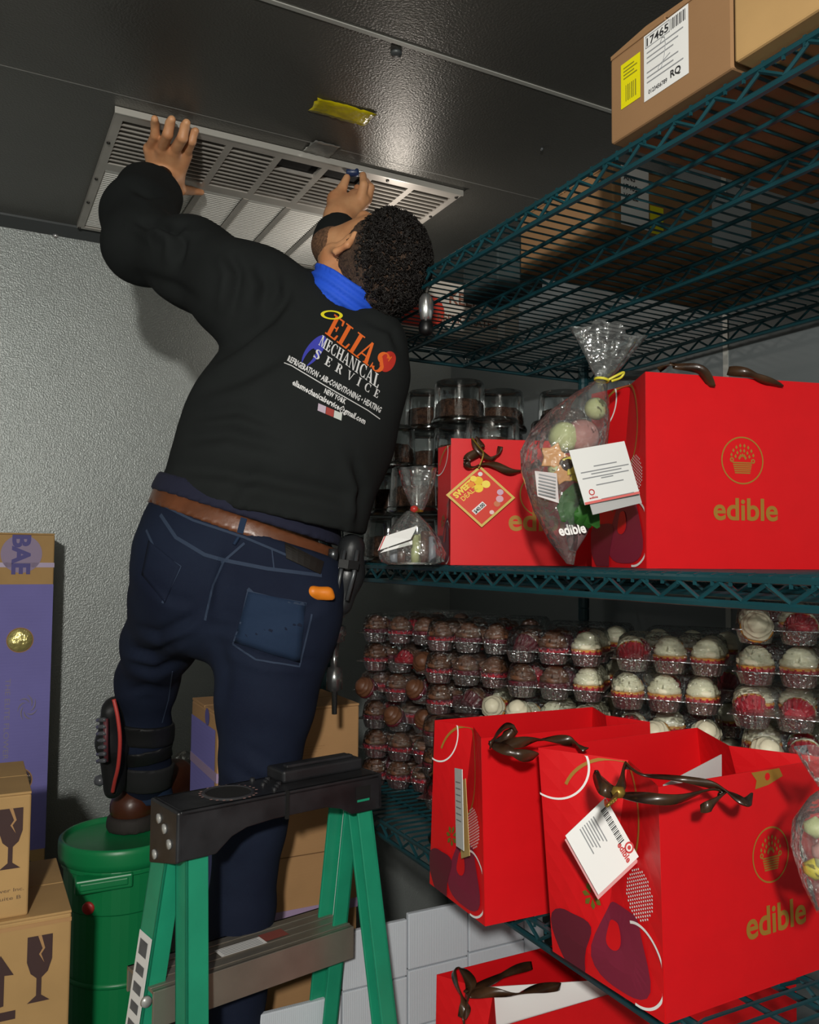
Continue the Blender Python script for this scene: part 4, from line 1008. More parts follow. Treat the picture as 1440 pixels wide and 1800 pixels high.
q.add(vs, fs).obj('wrapper_flare', m_cello, cone, smooth=True)
q = MB(); q.tube([fc(.0075 * math.cos(a), .0075 * math.sin(a), HL) for a in [k * PI2 / 16 for k in range(16)]], .0016, 6, closed=True)
q.tube(smooth_path([fc(.006, -.004, HL), fc(.014, -.006, HL + .006), fc(.022, -.004, HL + .012), (fc(.020, -.002, HL + .006)), fc(.010, -.006, HL - .001)]), .0015, 6); q.obj('yellow_tie', mat('tie_yellow', '#cfc53a', .4), cone, smooth=True)
m_melon = mat('melon_pale', '#c9cf9a', .5, var=(30, .2)); m_pine = mat('pineapple', '#e0cf3c', .5, var=(40, .2)); m_cant = mat('cantaloupe', '#dd9a54', .5, var=(40, .2)); m_leaf = mat('kale_leaf', '#2f6b22', .6, var=(30, .4)); m_ham = mat('pink_fruit', '#c58d8a', .5, var=(40, .3)); m_choc = mat('dark_chocolate', '#2e1710', .3)
def star(f, r, n, th, name, m, par):
    P = []
    for k in range(2 * n):
        a = k * math.pi / n; rr = r if k % 2 == 0 else r * .62; P.append((rr * math.cos(a), rr * math.sin(a)))
    return MB().prism(P, f, th).obj(name, m, par, bevel=.0012)
vf = -fc.v if fc.v.dot(Vector((0, -1, 0))) < 0 else fc.v     # toward the viewer
def cone_pt(a, h, out): return fc(a + bend(h), 0, h) + vf * out
def vfr(p, tilt=0.): return Fr(p, fc.u * math.cos(tilt) + fc.w * math.sin(tilt), fc.w * math.cos(tilt) - fc.u * math.sin(tilt), vf)
star(vfr(cone_pt(-.012, .108, .022), .2), .017, 5, .006, 'cantaloupe_flower', m_cant, cone)
star(vfr(cone_pt(.012, .104, .028), .5), .016, 5, .006, 'pineapple_star', m_pine, cone)
star(vfr(cone_pt(.018, .094, .026), .1), .013, 5, .006, 'pineapple_star', m_pine, cone)
star(vfr(cone_pt(.000, .090, .026), .8), .012, 5, .006, 'cantaloupe_flower', m_cant, cone)
for (a, h, o_, r, m2, nm) in ((.004, .102, .026, .010, m_choc, 'chocolate_strawberry'), (.026, .112, .02, .011, m_melon, 'melon_ball'), (.030, .100, .018, .011, m_melon, 'melon_ball'), (-.006, .096, .02, .009, m_melon, 'melon_ball'), (.012, .140, .010, .020, m_ham, 'pink_melon_wedge'), (.012, .175, .006, .013, m_melon, 'melon_wedge'), (-.006, .135, .012, .018, m_melon, 'melon_wedge')):
    MB().lathe([(.0001, -r), (r * .6, -r * .8), (r, 0), (r * .7, r * .75), (.0001, r)], 16, fr=vfr(cone_pt(a, h, o_))).obj(nm, m2, cone, smooth=True)
q = MB()
for k in range(5):
    a0 = -.4 + k * .22; P = [cone_pt(.018 + math.sin(a0) * s * .045, .085 - s * .045 * math.cos(a0 * .6), .022 + .004 * math.sin(s * 9 + k)) for s in (0, .35, .7, 1)]
    q.ribbon(P, [.006, .02, .022, .004], [vf + fc.u * .2 * math.sin(k + i) for i in range(4)], .001)
q.obj('green_leaves', m_leaf, cone, smooth=True)
MB().lathe([(.004, .015), (.012, .035), (.018, .06), (.020, .075), (.0001, .078)], 16, fr=fc).obj('frosty_fruit', mat('frosty_pink', '#8a6a6c', .6, var=(30, .4)), cone, smooth=True)
MB().hexa([cone_pt(-.026, .062, .030), cone_pt(-.004, .058, .036), cone_pt(-.004, .058, .0366), cone_pt(-.026, .062, .0306), cone_pt(-.030, .088, .032), cone_pt(-.008, .088, .042), cone_pt(-.008, .088, .0426), cone_pt(-.030, .088, .0326)]).obj('ingredient_label', mat('label_grey', '#c9c2c2', .5), cone)
q = MB()
for k in range(7):
    b = .062 + k * .0034; q.add([cone_pt(-.0255, b + .002, .0345), cone_pt(-.008, b, .0415), cone_pt(-.008, b + .0013, .0416), cone_pt(-.0255, b + .0033, .0346)], [(0, 1, 2, 3)])
q.obj('label_lines', m_inkg, cone)
q = MB(); put_text(q, 'edible', lambda a, b: cone_pt(-.006 + a * .94 - b * .1, .026 + b + a * .28, .022 - a * .1), 0, 0, width=.034, bold=.03); q.obj('edible_lettering', m_white, cone)
# white card beside the cone
k0, k1, k2, k3 = at(1028, 888, .862), at(1124, 868, .895), at(1110, 766, .895), at(1000, 792, .862)
k2 = k1 + k3 - k0
fk = Fr(k0, k1 - k0, k3 - k0); fk.w = fk.w if fk.w.dot(Vector((-.4, -.9, 0))) > 0 else -fk.w
card = thing('message_card', 'white printed message card standing in front of the big red bag', 'card', k0)
cdo = MB().hexa([k0, k1, k2, k3] + [p + fk.w * .0006 for p in (k0, k1, k2, k3)]).obj('card_front', m_pap, card, recalc=True); ORG[cdo.name] = ORG[card.name]
def cpt(a, b, c=.0012): return k0.lerp(k1, a).lerp(k3.lerp(k2, a), b) + fk.w * c
q = MB()
for (a0, a1, b) in ((.33, .75, .64), (.08, .95, .56), (.25, .8, .51), (.08, .92, .45), (.4, .62, .41), (.28, .78, .30)): q.add([cpt(a0, b), cpt(a1, b), cpt(a1, b + .018), cpt(a0, b + .018)], [(0, 1, 2, 3)])
q.add([cpt(.30, .04), cpt(.9, .04), cpt(.9, .055), cpt(.30, .055)], [(0, 1, 2, 3)])
q.obj('card_lines', m_inkg, cdo)
q = MB(); q.add([cpt(0, 0), cpt(1, 0), cpt(1, .045), cpt(0, .045)], [(0, 1, 2, 3)]); q.obj('card_strip', MATS['card_coral'] if 'card_coral' in MATS else mat('card_coral', '#dd6f6a', .6), cdo)
q = MB(); put_text(q, 'edible', lambda a, b: cpt(a, b), .10, .085, width=.15, height=.035, bold=.03)
for k in range(20):
    a, b = k * PI2 / 20, (k + 1) * PI2 / 20
    q.add([cpt(.17 + r * math.cos(x), .20 + r * 1.1 * math.sin(x)) for r, x in ((.035, a), (.052, a), (.052, b), (.035, b))], [(0, 1, 2, 3)])
q.obj('card_logo', mat('card_red', '#c23a3a', .6), cdo)
j0, j1, j2, j3 = at(1042, 905, .868), at(1128, 884, .902), at(1118, 775, .902), at(1012, 800, .868)
j2 = j1 + j3 - j0
MB().hexa([j0, j1, j2, j3] + [p + fk.w * .0006 for p in (j0, j1, j2, j3)]).obj('card_back', mat('card_grey', '#b9b9b8', .6), card, recalc=True)  # grey card just behind the white one
# small wrapped treat bag left of bag B
tb = at(722, 990, 1.12); tb.z = zm
tr_ = thing('wrapped_treat_bag', 'small clear cellophane treat bag tied with gold cord at the left of the middle shelf', 'treat bag', tb)
ftb = Fr(tb, R[:, 0], Vector((0, 0, 1)).cross(Vector(R[:, 0])), (0, 0, 1))
cello_surface([(.030, .0), (.040, .004), (.043, .015), (.036, .035), (.022, .055), (.006, .071)], 36, ftb, .12, 3).obj('wrapper', m_cello, tr_, smooth=True)
cello_surface([(.006, .071), (.012, .085), (.020, .105), (.026, .128)], 36, Fr(ftb(.010, 0, 0), ftb.u, ftb.v, ftb.w), .20, 5).obj('wrapper_flare', m_cello, tr_, smooth=True)
q = MB(); q.tube([ftb(.008 + .007 * math.cos(a), .007 * math.sin(a), .071) for a in [k * PI2 / 14 for k in range(14)]], .002, 6, closed=True); q.lathe([(.0001, -.004), (.005, -.002), (.005, .002), (.0001, .004)], 10, ftb(.006, -.008, .072)); q.obj('gold_cord', m_gold, tr_, smooth=True)
MB().lathe([(.0001, -.005), (.0055, -.002), (.005, .003), (.0001, .005)], 10, ftb(.004, -.010, .073)).obj('red_seal', mat('seal_red', '#b0302a', .3), tr_, smooth=True)
for k, (x, y, h) in enumerate(((.006, -.012, .035), (.018, -.014, .04), (.028, -.008, .033), (.012, .004, .036), (-.012, -.006, .022), (-.022, .0, .018))):
    MB().lathe([(.0055, 0), (.006, h * .3), (.0055, h), (.0001, h + .002)], 10, ftb(x, y, .003)).obj('treat_stick', mat('treat%d' % (k % 3), ('#b9bf8a', '#5b4038', '#8b8f9a')[k % 3], .4), tr_, smooth=True)
k0, k1, k2, k3 = at(664, 968, 1.08), at(722, 948, 1.08), at(734, 924, 1.09), at(675, 943, 1.08)
cdd = MB().hexa([k0, k1, k2, k3] + [p - Vector(R[:, 2]) * .0006 for p in (k0, k1, k2, k3)]).obj('treat_card', m_pap, tr_, recalc=True); ORG[cdd.name] = ORG[tr_.name]
q = MB(); lp = lambda a, b: k0.lerp(k1, a).lerp(k3.lerp(k2, a), b) - Vector(R[:, 2]) * .0012
q.add([lp(.02, .0), lp(.06, 0), lp(.06, 1), lp(.02, 1)], [(0, 1, 2, 3)]); put_text(q, 'edible', lp, .35, .4, width=.22, height=.2, bold=.03); q.obj('card_print', MATS['card_red'], cdd)
MB().hexa([at(668, 972, 1.085), at(725, 957, 1.085), at(725, 950, 1.085), at(676, 966, 1.085)] + [p - Vector(R[:, 2]) * .0006 for p in (at(668, 972, 1.085), at(725, 957, 1.085), at(725, 950, 1.085), at(676, 966, 1.085))]).obj('treat_card_back', m_pap, tr_, recalc=True)
# wrapped fruit cup at the right edge of the low shelf
wb = at(1455, 1560, .66)
wf = thing('wrapped_fruit_cup', 'clear wrapped fruit cup at the right edge in front of the tagged red bag', 'fruit cup', wb)
fwb = Fr(wb, R[:, 0], Vector((0, 0, 1)).cross(Vector(R[:, 0])), (0, 0, 1))
cello_surface([(.008, -.02), (.018, .0), (.026, .03), (.024, .05), (.012, .068), (.004, .075), (.014, .09), (.022, .105)], 36, fwb, .06, 9).obj('wrapper', m_cello, wf, smooth=True)
for k in range(6): MB().lathe([(.0001, -.009), (.009, -.003), (.009, .003), (.0001, .009)], 12, fwb(random.uniform(-.013, .012), random.uniform(-.01, .01), .008 + k * .007)).obj('fruit_piece', (m_ham, m_pine, m_melon)[k % 3], wf, smooth=True)

CAM_SCALE = 1.0
# ================================================================== the man: smooth solids grown from rounded limbs
def V3(px, py, d): return np.array(at(px, py, d))
def rc(P, a, b, ra, rb, n=None, s=1.0):
    """distance to a rounded cone a-b; s>1 flattens it along n"""
    ba = b - a; L2 = max(float(ba @ ba), 1e-9)
    Q = P - a
    if n is not None and s != 1.0:
        n = n / np.linalg.norm(n); n = n - ba * float(n @ ba) / L2; n /= np.linalg.norm(n)
        Q = Q + (s - 1) * (Q @ n)[..., None] * n
    t = np.clip((Q @ ba) / L2, 0, 1)
    return np.linalg.norm(Q - t[..., None] * ba, axis=-1) - (ra + (rb - ra) * t)
def smin(a, b, k):
    h = np.maximum(k - np.abs(a - b), 0) / k
    return np.minimum(a, b) - h * h * k * .25
def field(P, prims, k):
    d = None
    for p in prims:
        kk = p.get('k', k)
        if 'e' in p:      # ellipsoid: centre, 3x3 axes rows, radii
            q = (P - p['e']) @ np.asarray(p['ax']).T / p['r']
            l = np.linalg.norm(q, axis=-1); v = (l - 1) * float(np.min(p['r'])) * .5 + (l - 1) * float(np.mean(p['r'])) * .5
        else: v = rc(P, p['a'], p['b'], p['ra'], p['rb'], p.get('n'), p.get('s', 1.0))
        if p.get('op') == 'cut': d = np.maximum(d, -v)
        else: d = v if d is None else smin(d, v, kk)
    return d
def surf(fn, lo, hi, h):
    lo = np.array(lo) - h * 2; hi = np.array(hi) + h * 2
    ax = [np.arange(lo[i], hi[i] + h, h) for i in range(3)]
    G = np.stack(np.meshgrid(*ax, indexing='ij'), -1); vals = fn(G.reshape(-1, 3)).reshape(G.shape[:3]).astype(np.float32)
    ins = vals < 0; nx, ny, nz = vals.shape
    c = np.zeros((nx - 1, ny - 1, nz - 1), np.int8)
    for i in (0, 1):
        for j in (0, 1):
            for k in (0, 1): c += ins[i:nx - 1 + i, j:ny - 1 + j, k:nz - 1 + k]
    act = np.argwhere((c > 0) & (c < 8)); idx = -np.ones(c.shape, np.int64); idx[tuple(act.T)] = np.arange(len(act))
    sm = np.zeros((len(act), 3)); cnt = np.zeros(len(act))
    cor = [(i, j, k) for i in (0, 1) for j in (0, 1) for k in (0, 1)]
    for a in range(8):
        for b in range(a + 1, 8):
            A, B = np.array(cor[a]), np.array(cor[b])
            if np.abs(A - B).sum() != 1: continue
            va = vals[tuple((act + A).T)]; vb = vals[tuple((act + B).T)]; m = (va < 0) != (vb < 0)
            t = np.where(m, va / np.where(m, va - vb, 1), 0)
            sm += np.where(m[:, None], A + t[:, None] * (B - A), 0); cnt += m
    V = lo + (act + sm / cnt[:, None]) * h
    Fs = []
    for axn in range(3):
        sl0 = [slice(None)] * 3; sl1 = [slice(None)] * 3; sl0[axn] = slice(0, -1); sl1[axn] = slice(1, None)
        e = ins[tuple(sl0)] != ins[tuple(sl1)]; flip = ins[tuple(sl0)]
        u, v = [q for q in range(3) if q != axn]
        E = np.argwhere(e); ok = (E[:, u] > 0) & (E[:, v] > 0) & (E[:, u] < vals.shape[u] - 1) & (E[:, v] < vals.shape[v] - 1); E = E[ok]
        fl_ = flip[tuple(E.T)]
        def cell(du, dv):
            q = E.copy(); q[:, u] += du; q[:, v] += dv; return idx[tuple(q.T)]
        a, b, c_, d = cell(-1, -1), cell(0, -1), cell(0, 0), cell(-1, 0)
        Q = np.stack([a, b, c_, d], 1)
        if axn == 1: fl_ = ~fl_
        Q[~fl_] = Q[~fl_][:, ::-1]; Fs.append(Q)
    Fq = np.concatenate(Fs); Fq = Fq[(Fq >= 0).all(1)]
    return V, Fq
def vnorm(V, Fq):
    n = np.cross(V[Fq[:, 2]] - V[Fq[:, 0]], V[Fq[:, 3]] - V[Fq[:, 1]]); N = np.zeros_like(V)
    for k in range(4): np.add.at(N, Fq[:, k], n)
    return N / np.maximum(np.linalg.norm(N, axis=1), 1e-12)[:, None]
def relax(V, Fq, it=2, lam=.5):
    for _ in range(it):
        S = np.zeros_like(V); C = np.zeros(len(V))
        for k in range(4):
            a, b = Fq[:, k], Fq[:, (k + 1) % 4]; np.add.at(S, a, V[b]); np.add.at(S, b, V[a]); np.add.at(C, a, 1); np.add.at(C, b, 1)
        V = V + lam * (S / C[:, None] - V)
    return V
def np_obj(name, parts, m, parent, smooth=True, label=None):
    """parts: [(V,F)] joined into one mesh"""
    off = 0; vs = []; fs = []
    for V, Fq in parts:
        vs.append(V); fs += [tuple(int(i) + off for i in f) for f in Fq]; off += len(V)
    me = bpy.data.meshes.new(name); org = ORG[parent.name] if parent else Vector((0, 0, 0))
    me.from_pydata((np.concatenate(vs) - np.array(org)).tolist(), [], fs); me.update()
    return link(name, me, m, parent, org, smooth, label=label)
def creases(V, N, lines, tow=None):
    """press folds into cloth: lines = [(pixel polyline, width px, depth m)]"""
    x, y, d = topx(V); tc = np.array(EYE) - V; tc /= np.linalg.norm(tc, axis=1)[:, None]
    face = np.clip((N * tc).sum(1) * 2.5 + .2, 0, 1); D = np.zeros(len(V))
    for pl, wd, dep in lines:
        pl = np.array(pl, float); best = np.full(len(V), 1e9); tt = np.zeros(len(V)); sgn = np.zeros(len(V))
        for i in range(len(pl) - 1):
            a, b = pl[i], pl[i + 1]; ab = b - a; t = np.clip(((x - a[0]) * ab[0] + (y - a[1]) * ab[1]) / (ab @ ab), 0, 1)
            dx, dy = x - a[0] - t * ab[0], y - a[1] - t * ab[1]; q = np.hypot(dx, dy); m = q < best
            best = np.where(m, q, best); tt = np.where(m, (i + t) / (len(pl) - 1), tt); sgn = np.where(m, (ab[0] * dy - ab[1] * dx) / np.hypot(*ab), sgn)
        env = np.sin(np.clip(tt, .02, .98) * np.pi) ** .6
        D += env * (-dep * np.exp(-(best / wd) ** 2) + dep * .7 * np.exp(-((sgn - wd * 1.9) / (wd * 1.1)) ** 2) * (best < wd * 5))
    return V + N * (D * face)[:, None]
def wn(V, s, seed):   # cheap smooth noise
    r = np.random.RandomState(seed); o = np.zeros(len(V))
    for _ in range(7):
        k = r.normal(size=3); k *= s / np.linalg.norm(k) * r.uniform(.5, 1.6); o += np.sin(V @ k + r.uniform(0, 6.28))
    return o / 7
def seg(a, b, ra, rb, **kw):
    """limb piece from pixel/depth points, radii in pixels"""
    return dict(a=V3(*a), b=V3(*b), ra=ra * a[2] / F, rb=rb * b[2] / F, **kw)
def chain(pts, **kw): return [seg(p[:3], q[:3], p[3], q[3], **kw) for p, q in zip(pts, pts[1:])]
def plane_d(P, a, b, c):   # signed distance to the plane through 3 points
    n = np.cross(b - a, c - a); n /= np.linalg.norm(n); return (P - a) @ n
DEP = R[:, 2].copy(); RGT = R[:, 0].copy(); UPV = R[:, 1].copy()

m_skin = mat('skin', '#dca578', .5, sss=.08, bump=('noise', 250, .2, .0008), var=(18, .18, '#bd8158'))
m_jack = mat('black_fleece', '#212424', .95, spec=.15, bump=('noise', 500, .25, .0006), var=(8, .2))
m_jean = mat('dark_denim', '#1a2336', .85, spec=.2, bump=('wave', 420, .18, .0004, 'DIAGONAL'), var=(7, .45, '#10172a'))
m_jeanl = mat('worn_denim', '#1f2f47', .85, spec=.2, bump=('wave', 420, .18, .0004, 'DIAGONAL'))
m_stit = mat('denim_stitch', '#26344a', .85)
m_navy = mat('navy_shirt', '#14172e', .9); m_blue = mat('blue_gaiter', '#1c55d8', .75, bump=('noise', 120, .2, .001))
m_belt = mat('brown_leather', '#6b4029', .35, bump=('noise', 120, .3, .001), var=(20, .4))
m_boot = mat('boot_leather', '#4a2618', .35, bump=('noise', 90, .3, .001), var=(15, .4)); m_sole = mat('boot_sole', '#2a2522', .8, bump=('noise', 80, .4, .002))
m_hair = mat('dark_hair', '#17110d', .55, bump=('noise', 300, .9, .003), var=(60, .4)); m_stub = mat('short_hair', '#5a4434', .75, bump=('noise', 450, 1, .003), var=(230, .5, '#2a1d15'))
m_padb = mat('pad_black', '#121314', .6, bump=('noise', 120, .3, .001)); m_padr = mat('pad_red', '#b23a34', .5); m_padg = mat('pad_grey', '#4c4e52', .3)

man = thing('person', 'man in black hoodie and dark jeans reaching up to the ceiling grille', 'person', tuple(at(430, 1440, 1.4)))
# ---- jacket
jk = []
jk += chain([(560, 646, 1.54, 116), (532, 700, 1.53, 152), (500, 780, 1.51, 168), (462, 905, 1.49, 186)], n=DEP, s=1.35)
jk += chain([(645, 610, 1.55, 54), (655, 655, 1.54, 52), (620, 780, 1.52, 52)], k=.05)
jk += chain([(640, 602, 1.555, 52), (545, 566, 1.555, 66), (435, 524, 1.55, 80)], k=.05)
jk += chain([(440, 518, 1.55, 84), (335, 462, 1.64, 68), (250, 428, 1.73, 60)], k=.05)
jk += chain([(250, 428, 1.73, 59), (244, 378, 1.80, 57), (262, 342, 1.875, 48), (278, 320, 1.915, 41)], k=.05)
jk += chain([(645, 600, 1.57, 56), (632, 530, 1.78, 54), (594, 430, 1.96, 38), (590, 392, 2.0, 32)], k=.04)
hem = (V3(276, 862, 1.49), V3(650, 945, 1.49), V3(463, 903, 1.9))
cuffL = (V3(255, 303, 1.93), V3(303, 345, 1.93), V3(285, 318, 2.05))
wr_ax = V3(298, 285, 1.955) - V3(270, 335, 1.89); wr_ax /= np.linalg.norm(wr_ax)
cuR_ax = V3(585, 380, 2.01) - V3(590, 430, 1.96); cuR_ax /= np.linalg.norm(cuR_ax)
neck0, neck1 = V3(606, 520, 1.545), V3(640, 470, 1.56)
GA = RGT * .46 + UPV * .86 - DEP * .12; GA /= np.linalg.norm(GA)
def jacket_f(P):
    d = field(P, jk, .06)
    hp = plane_d(P, *hem); hp = hp if plane_d(V3(463, 800, 1.45)[None], *hem)[0] < 0 else -hp
    d = np.maximum(d, hp)
    near = np.linalg.norm(P - V3(276, 325, 1.91), axis=1) < .10
    d = np.where(near, np.maximum(d, (P - V3(270, 334, 1.893)) @ wr_ax), d)
    near = np.linalg.norm(P - V3(586, 392, 2.0), axis=1) < .08
    d = np.where(near, np.maximum(d, (P - V3(586, 402, 1.995)) @ cuR_ax), d)
    return np.maximum(d, -rc(P, neck0 - GA * .005, neck0 + GA * .08, .062, .066))
lo = np.min([np.minimum(p['a'], p['b']) - max(p['ra'], p['rb']) for p in jk], 0); hi = np.max([np.maximum(p['a'], p['b']) + max(p['ra'], p['rb']) for p in jk], 0)
V, Fq = surf(jacket_f, lo, hi, .0062); V = relax(V, Fq, 3); N = vnorm(V, Fq)
V = V + N * (.005 * wn(V, 20, 1) + .003 * wn(V, 55, 2))[:, None]; N = vnorm(V, Fq)
V = creases(V, N, [([(355, 640), (420, 600), (470, 560), (500, 515)], 13, 0.0162), ([(345, 690), (430, 660), (520, 610)], 14, 0.0081), ([(290, 395), (320, 420), (310, 470)], 9, 0.0162), ([(258, 390), (300, 400), (330, 395)], 8, 0.0135),
    ([(400, 440), (420, 480), (405, 560)], 10, 0.0135), ([(450, 460), (470, 500), (455, 560)], 12, 0.0108), ([(500, 480), (505, 520), (480, 570)], 9, 0.0081), ([(310, 770), (400, 760), (520, 790)], 14, 0.0095), ([(300, 820), (400, 830), (560, 860), (640, 880)], 13, 0.0108),
    ([(330, 730), (420, 720), (500, 750)], 11, 0.0081), ([(620, 800), (640, 860), (630, 930)], 9, 0.0108), ([(640, 560), (690, 580), (705, 620)], 8, 0.0068), ([(230, 480), (300, 500), (350, 530)], 10, 0.0081), ([(238, 385), (262, 400), (292, 395)], 8, 0.0121), ([(230, 330), (260, 345), (300, 340)], 6, 0.0068), ([(380, 900), (420, 850), (470, 820)], 14, 0.0068)])
V = relax(V, Fq, 1, .4)
jacket = np_obj('hoodie', [(V, Fq)], m_jack, man); JB = BVHTree.FromPolygons([Vector(v) for v in V], [tuple(map(int, f)) for f in Fq])
# ---- shirt tail, belt, jeans
jn = []
jn += chain([(430, 895, 1.49, 148), (420, 960, 1.48, 160), (412, 1010, 1.47, 158)], n=DEP, s=1.3)
jn += chain([(484, 985, 1.455, 100), (482, 1050, 1.435, 104), (484, 1120, 1.42, 94), (468, 1230, 1.405, 79), (457, 1330, 1.40, 69)], k=.04)
jn += chain([(457, 1330, 1.40, 69), (438, 1450, 1.395, 62), (424, 1600, 1.39, 56), (405, 1900, 1.38, 50), (400, 2020, 1.38, 46)], k=.02)
jn += chain([(335, 985, 1.49, 92), (318, 1060, 1.52, 82), (281, 1130, 1.59, 60), (258, 1200, 1.68, 48), (254, 1290, 1.74, 41), (255, 1345, 1.79, 39), (256, 1392, 1.83, 38)], k=.035)
jn += chain([(330, 1020, 1.45, 80), (318, 1060, 1.47, 66)], k=.05); jn += chain([(520, 1020, 1.44, 70), (520, 1060, 1.42, 66)], k=.05)
wst = (V3(290, 878, 1.48), V3(600, 985, 1.48), V3(440, 930, 1.9))
def side(pl, ref):
    s = 1 if plane_d(ref[None], *pl)[0] < 0 else -1
    return lambda P: s * plane_d(P, *pl)
below_w = side(wst, V3(430, 1100, 1.35)); hemside = side(hem, V3(463, 800, 1.45))
def jeans_f(P): return np.maximum(field(P, jn, .05), below_w(P))
lo = np.min([np.minimum(p['a'], p['b']) - max(p['ra'], p['rb']) for p in jn], 0); hi = np.max([np.maximum(p['a'], p['b']) + max(p['ra'], p['rb']) for p in jn], 0)
V, Fq = surf(jeans_f, lo, hi, .0075); V = relax(V, Fq, 2); N = vnorm(V, Fq)
V = V + N * (.0025 * wn(V, 30, 4) + .0015 * wn(V, 90, 5))[:, None]; N = vnorm(V, Fq)
V = creases(V, N, [([(358, 1095), (370, 1020), (390, 960)], 9, .006), ([(360, 1098), (420, 1105), (520, 1085), (575, 1050)], 8, .006), ([(400, 1135), (470, 1160), (560, 1165)], 8, .007), ([(225, 1100), (280, 1115), (330, 1090), (352, 1070)], 8, .008), ([(220, 1140), (270, 1150), (325, 1120)], 7, .007), ([(218, 1165), (270, 1180), (310, 1160)], 7, .006),
    ([(225, 1215), (260, 1205), (295, 1215)], 6, .004), ([(395, 1340), (440, 1370), (500, 1385)], 8, .005), ([(430, 1310), (480, 1345), (520, 1350)], 8, .004), ([(380, 1110), (400, 1180), (390, 1260)], 10, .004), ([(385, 1080), (450, 1090), (530, 1075)], 6, .004), ([(250, 1010), (300, 1050), (345, 1060)], 8, .004)])
V = relax(V, Fq, 1, .4)
jeans = np_obj('jeans', [(V, Fq)], m_jean, man); QB = BVHTree.FromPolygons([Vector(v) for v in V], [tuple(map(int, f)) for f in Fq])
def band(pl_low, pl_up, grow, h, jit=0.):
    f1 = side(pl_low, V3(463, 700, 1.45)); f2 = side(pl_up, V3(430, 1150, 1.35))
    def fn(P):
        d = field(P, jn[:2], .05) - grow
        return np.maximum(np.maximum(d, f1(P)), f2(P))
    lo = np.min([V3(240, 1010, 1.27), V3(640, 1010, 1.27), V3(240, 840, 1.72), V3(640, 840, 1.72)], 0); hi = np.max([V3(240, 1010, 1.27), V3(640, 1010, 1.27), V3(240, 840, 1.72), V3(640, 840, 1.72)], 0)
    V, Fq = surf(fn, lo, hi, h); return relax(V, Fq, 1), Fq
bl = (V3(288, 893, 1.48), V3(598, 1003, 1.48), V3(440, 948, 1.9)); bu_ = (V3(293, 862, 1.48), V3(604, 969, 1.48), V3(440, 915, 1.9))
belt = np_obj('belt', [band(bl, bu_, .004, .005)], m_belt, man)
shl = (V3(288, 866, 1.48), V3(620, 968, 1.48), V3(440, 915, 1.9)); shu = (V3(288, 830, 1.48), V3(620, 910, 1.48), V3(440, 865, 1.9))
np_obj('shirt_tail', [band(shl, shu, .009, .006)], m_navy, man)
def cast(bvh, px, py, off=.0, dmax=3.0):
    r = Vector(ray(px, py)).normalized(); h = bvh.ray_cast(Vector(EYE), r, dmax)
    return (h[0] + h[1] * off if h[1].dot(r) < 0 else h[0] - h[1] * off, h[1]) if h[0] is not None else (None, None)
def drape(mb, bvh, pl, wd, off=.0008, th=.0012, step=6):
    """a thin strip laid on the cloth along a pixel polyline"""
    pts, ns = [], []
    for (x0, y0), (x1, y1) in zip(pl, pl[1:]):
        n = max(1, int(math.hypot(x1 - x0, y1 - y0) / step))
        for i in range(n + (1 if (x1, y1) == pl[-1] else 0)):
            t = i / n; p, q = cast(bvh, x0 + (x1 - x0) * t, y0 + (y1 - y0) * t, off)
            if p is not None: pts.append(p); ns.append(q)
    if len(pts) > 2: mb.ribbon(pts, wd, ns, th)
    return mb
def patch(mb, bvh, poly, off=.001, res=9):
    """cloth patch filling a pixel quad"""
    vs, fs = [], []
    for j in range(res + 1):
        for i in range(res + 1):
            u_, v_ = i / res, j / res
            x = (poly[0][0] * (1 - u_) + poly[1][0] * u_) * (1 - v_) + (poly[3][0] * (1 - u_) + poly[2][0] * u_) * v_
            y = (poly[0][1] * (1 - u_) + poly[1][1] * u_) * (1 - v_) + (poly[3][1] * (1 - u_) + poly[2][1] * u_) * v_
            p, q = cast(bvh, x, y, off); vs.append(p)
    if any(v is None for v in vs): return None
    for j in range(res):
        for i in range(res): a = j * (res + 1) + i; fs.append((a, a + 1, a + res + 2, a + res + 1))
    return mb.add(vs, fs)
ORG[jeans.name] = ORG[man.name]; ORG[jacket.name] = ORG[man.name]
pk = MB()
if patch(pk, QB, [(437, 1040), (537, 1060), (527, 1165), (412, 1128)], .0012): pk.obj('back_pocket', m_jeanl, jeans, smooth=True, solid=.001)
pk = MB()
if patch(pk, QB, [(262, 950), (318, 996), (290, 1060), (250, 1010)], .0012): pk.obj('back_pocket', m_jean, jeans, smooth=True, solid=.001)
for nm, pl, wd in (('pocket_seam', [(436, 1035), (445, 1043), (480, 1052), (538, 1062)], .0055), ('pocket_seam', [(437, 1036), (425, 1090), (410, 1132)], .0028), ('pocket_seam', [(410, 1132), (450, 1160), (526, 1172), (548, 1080)], .0028), ('pocket_seam', [(258, 932), (275, 970), (318, 996), (286, 1060)], .004),
    ('yoke_seam', [(283, 905), (310, 945), (360, 975), (395, 985), (470, 1000), (565, 1012)], .006), ('centre_seam', [(395, 985), (375, 1030), (361, 1090)], .004), ('waist_seam', [(290, 890), (340, 915), (430, 945), (560, 1000)], .004), ('inseam', [(303, 1180), (296, 1230), (285, 1270)], .002), ('side_seam', [(430, 955), (390, 990)], .004), ('yoke_seam', [(478, 965), (482, 1002)], .002)):
    q = drape(MB(), QB, pl, wd)
    if q.v: q.obj(nm, m_stit, jeans)
BB = BVHTree.FromPolygons([Vector(v) + ORG[man.name] for v in [vv.co for vv in belt.data.vertices]], [tuple(p.vertices) for p in belt.data.polygons])
q = drape(MB(), BB, [(431, 903), (420, 945)], .010, .0015, .002, 4)
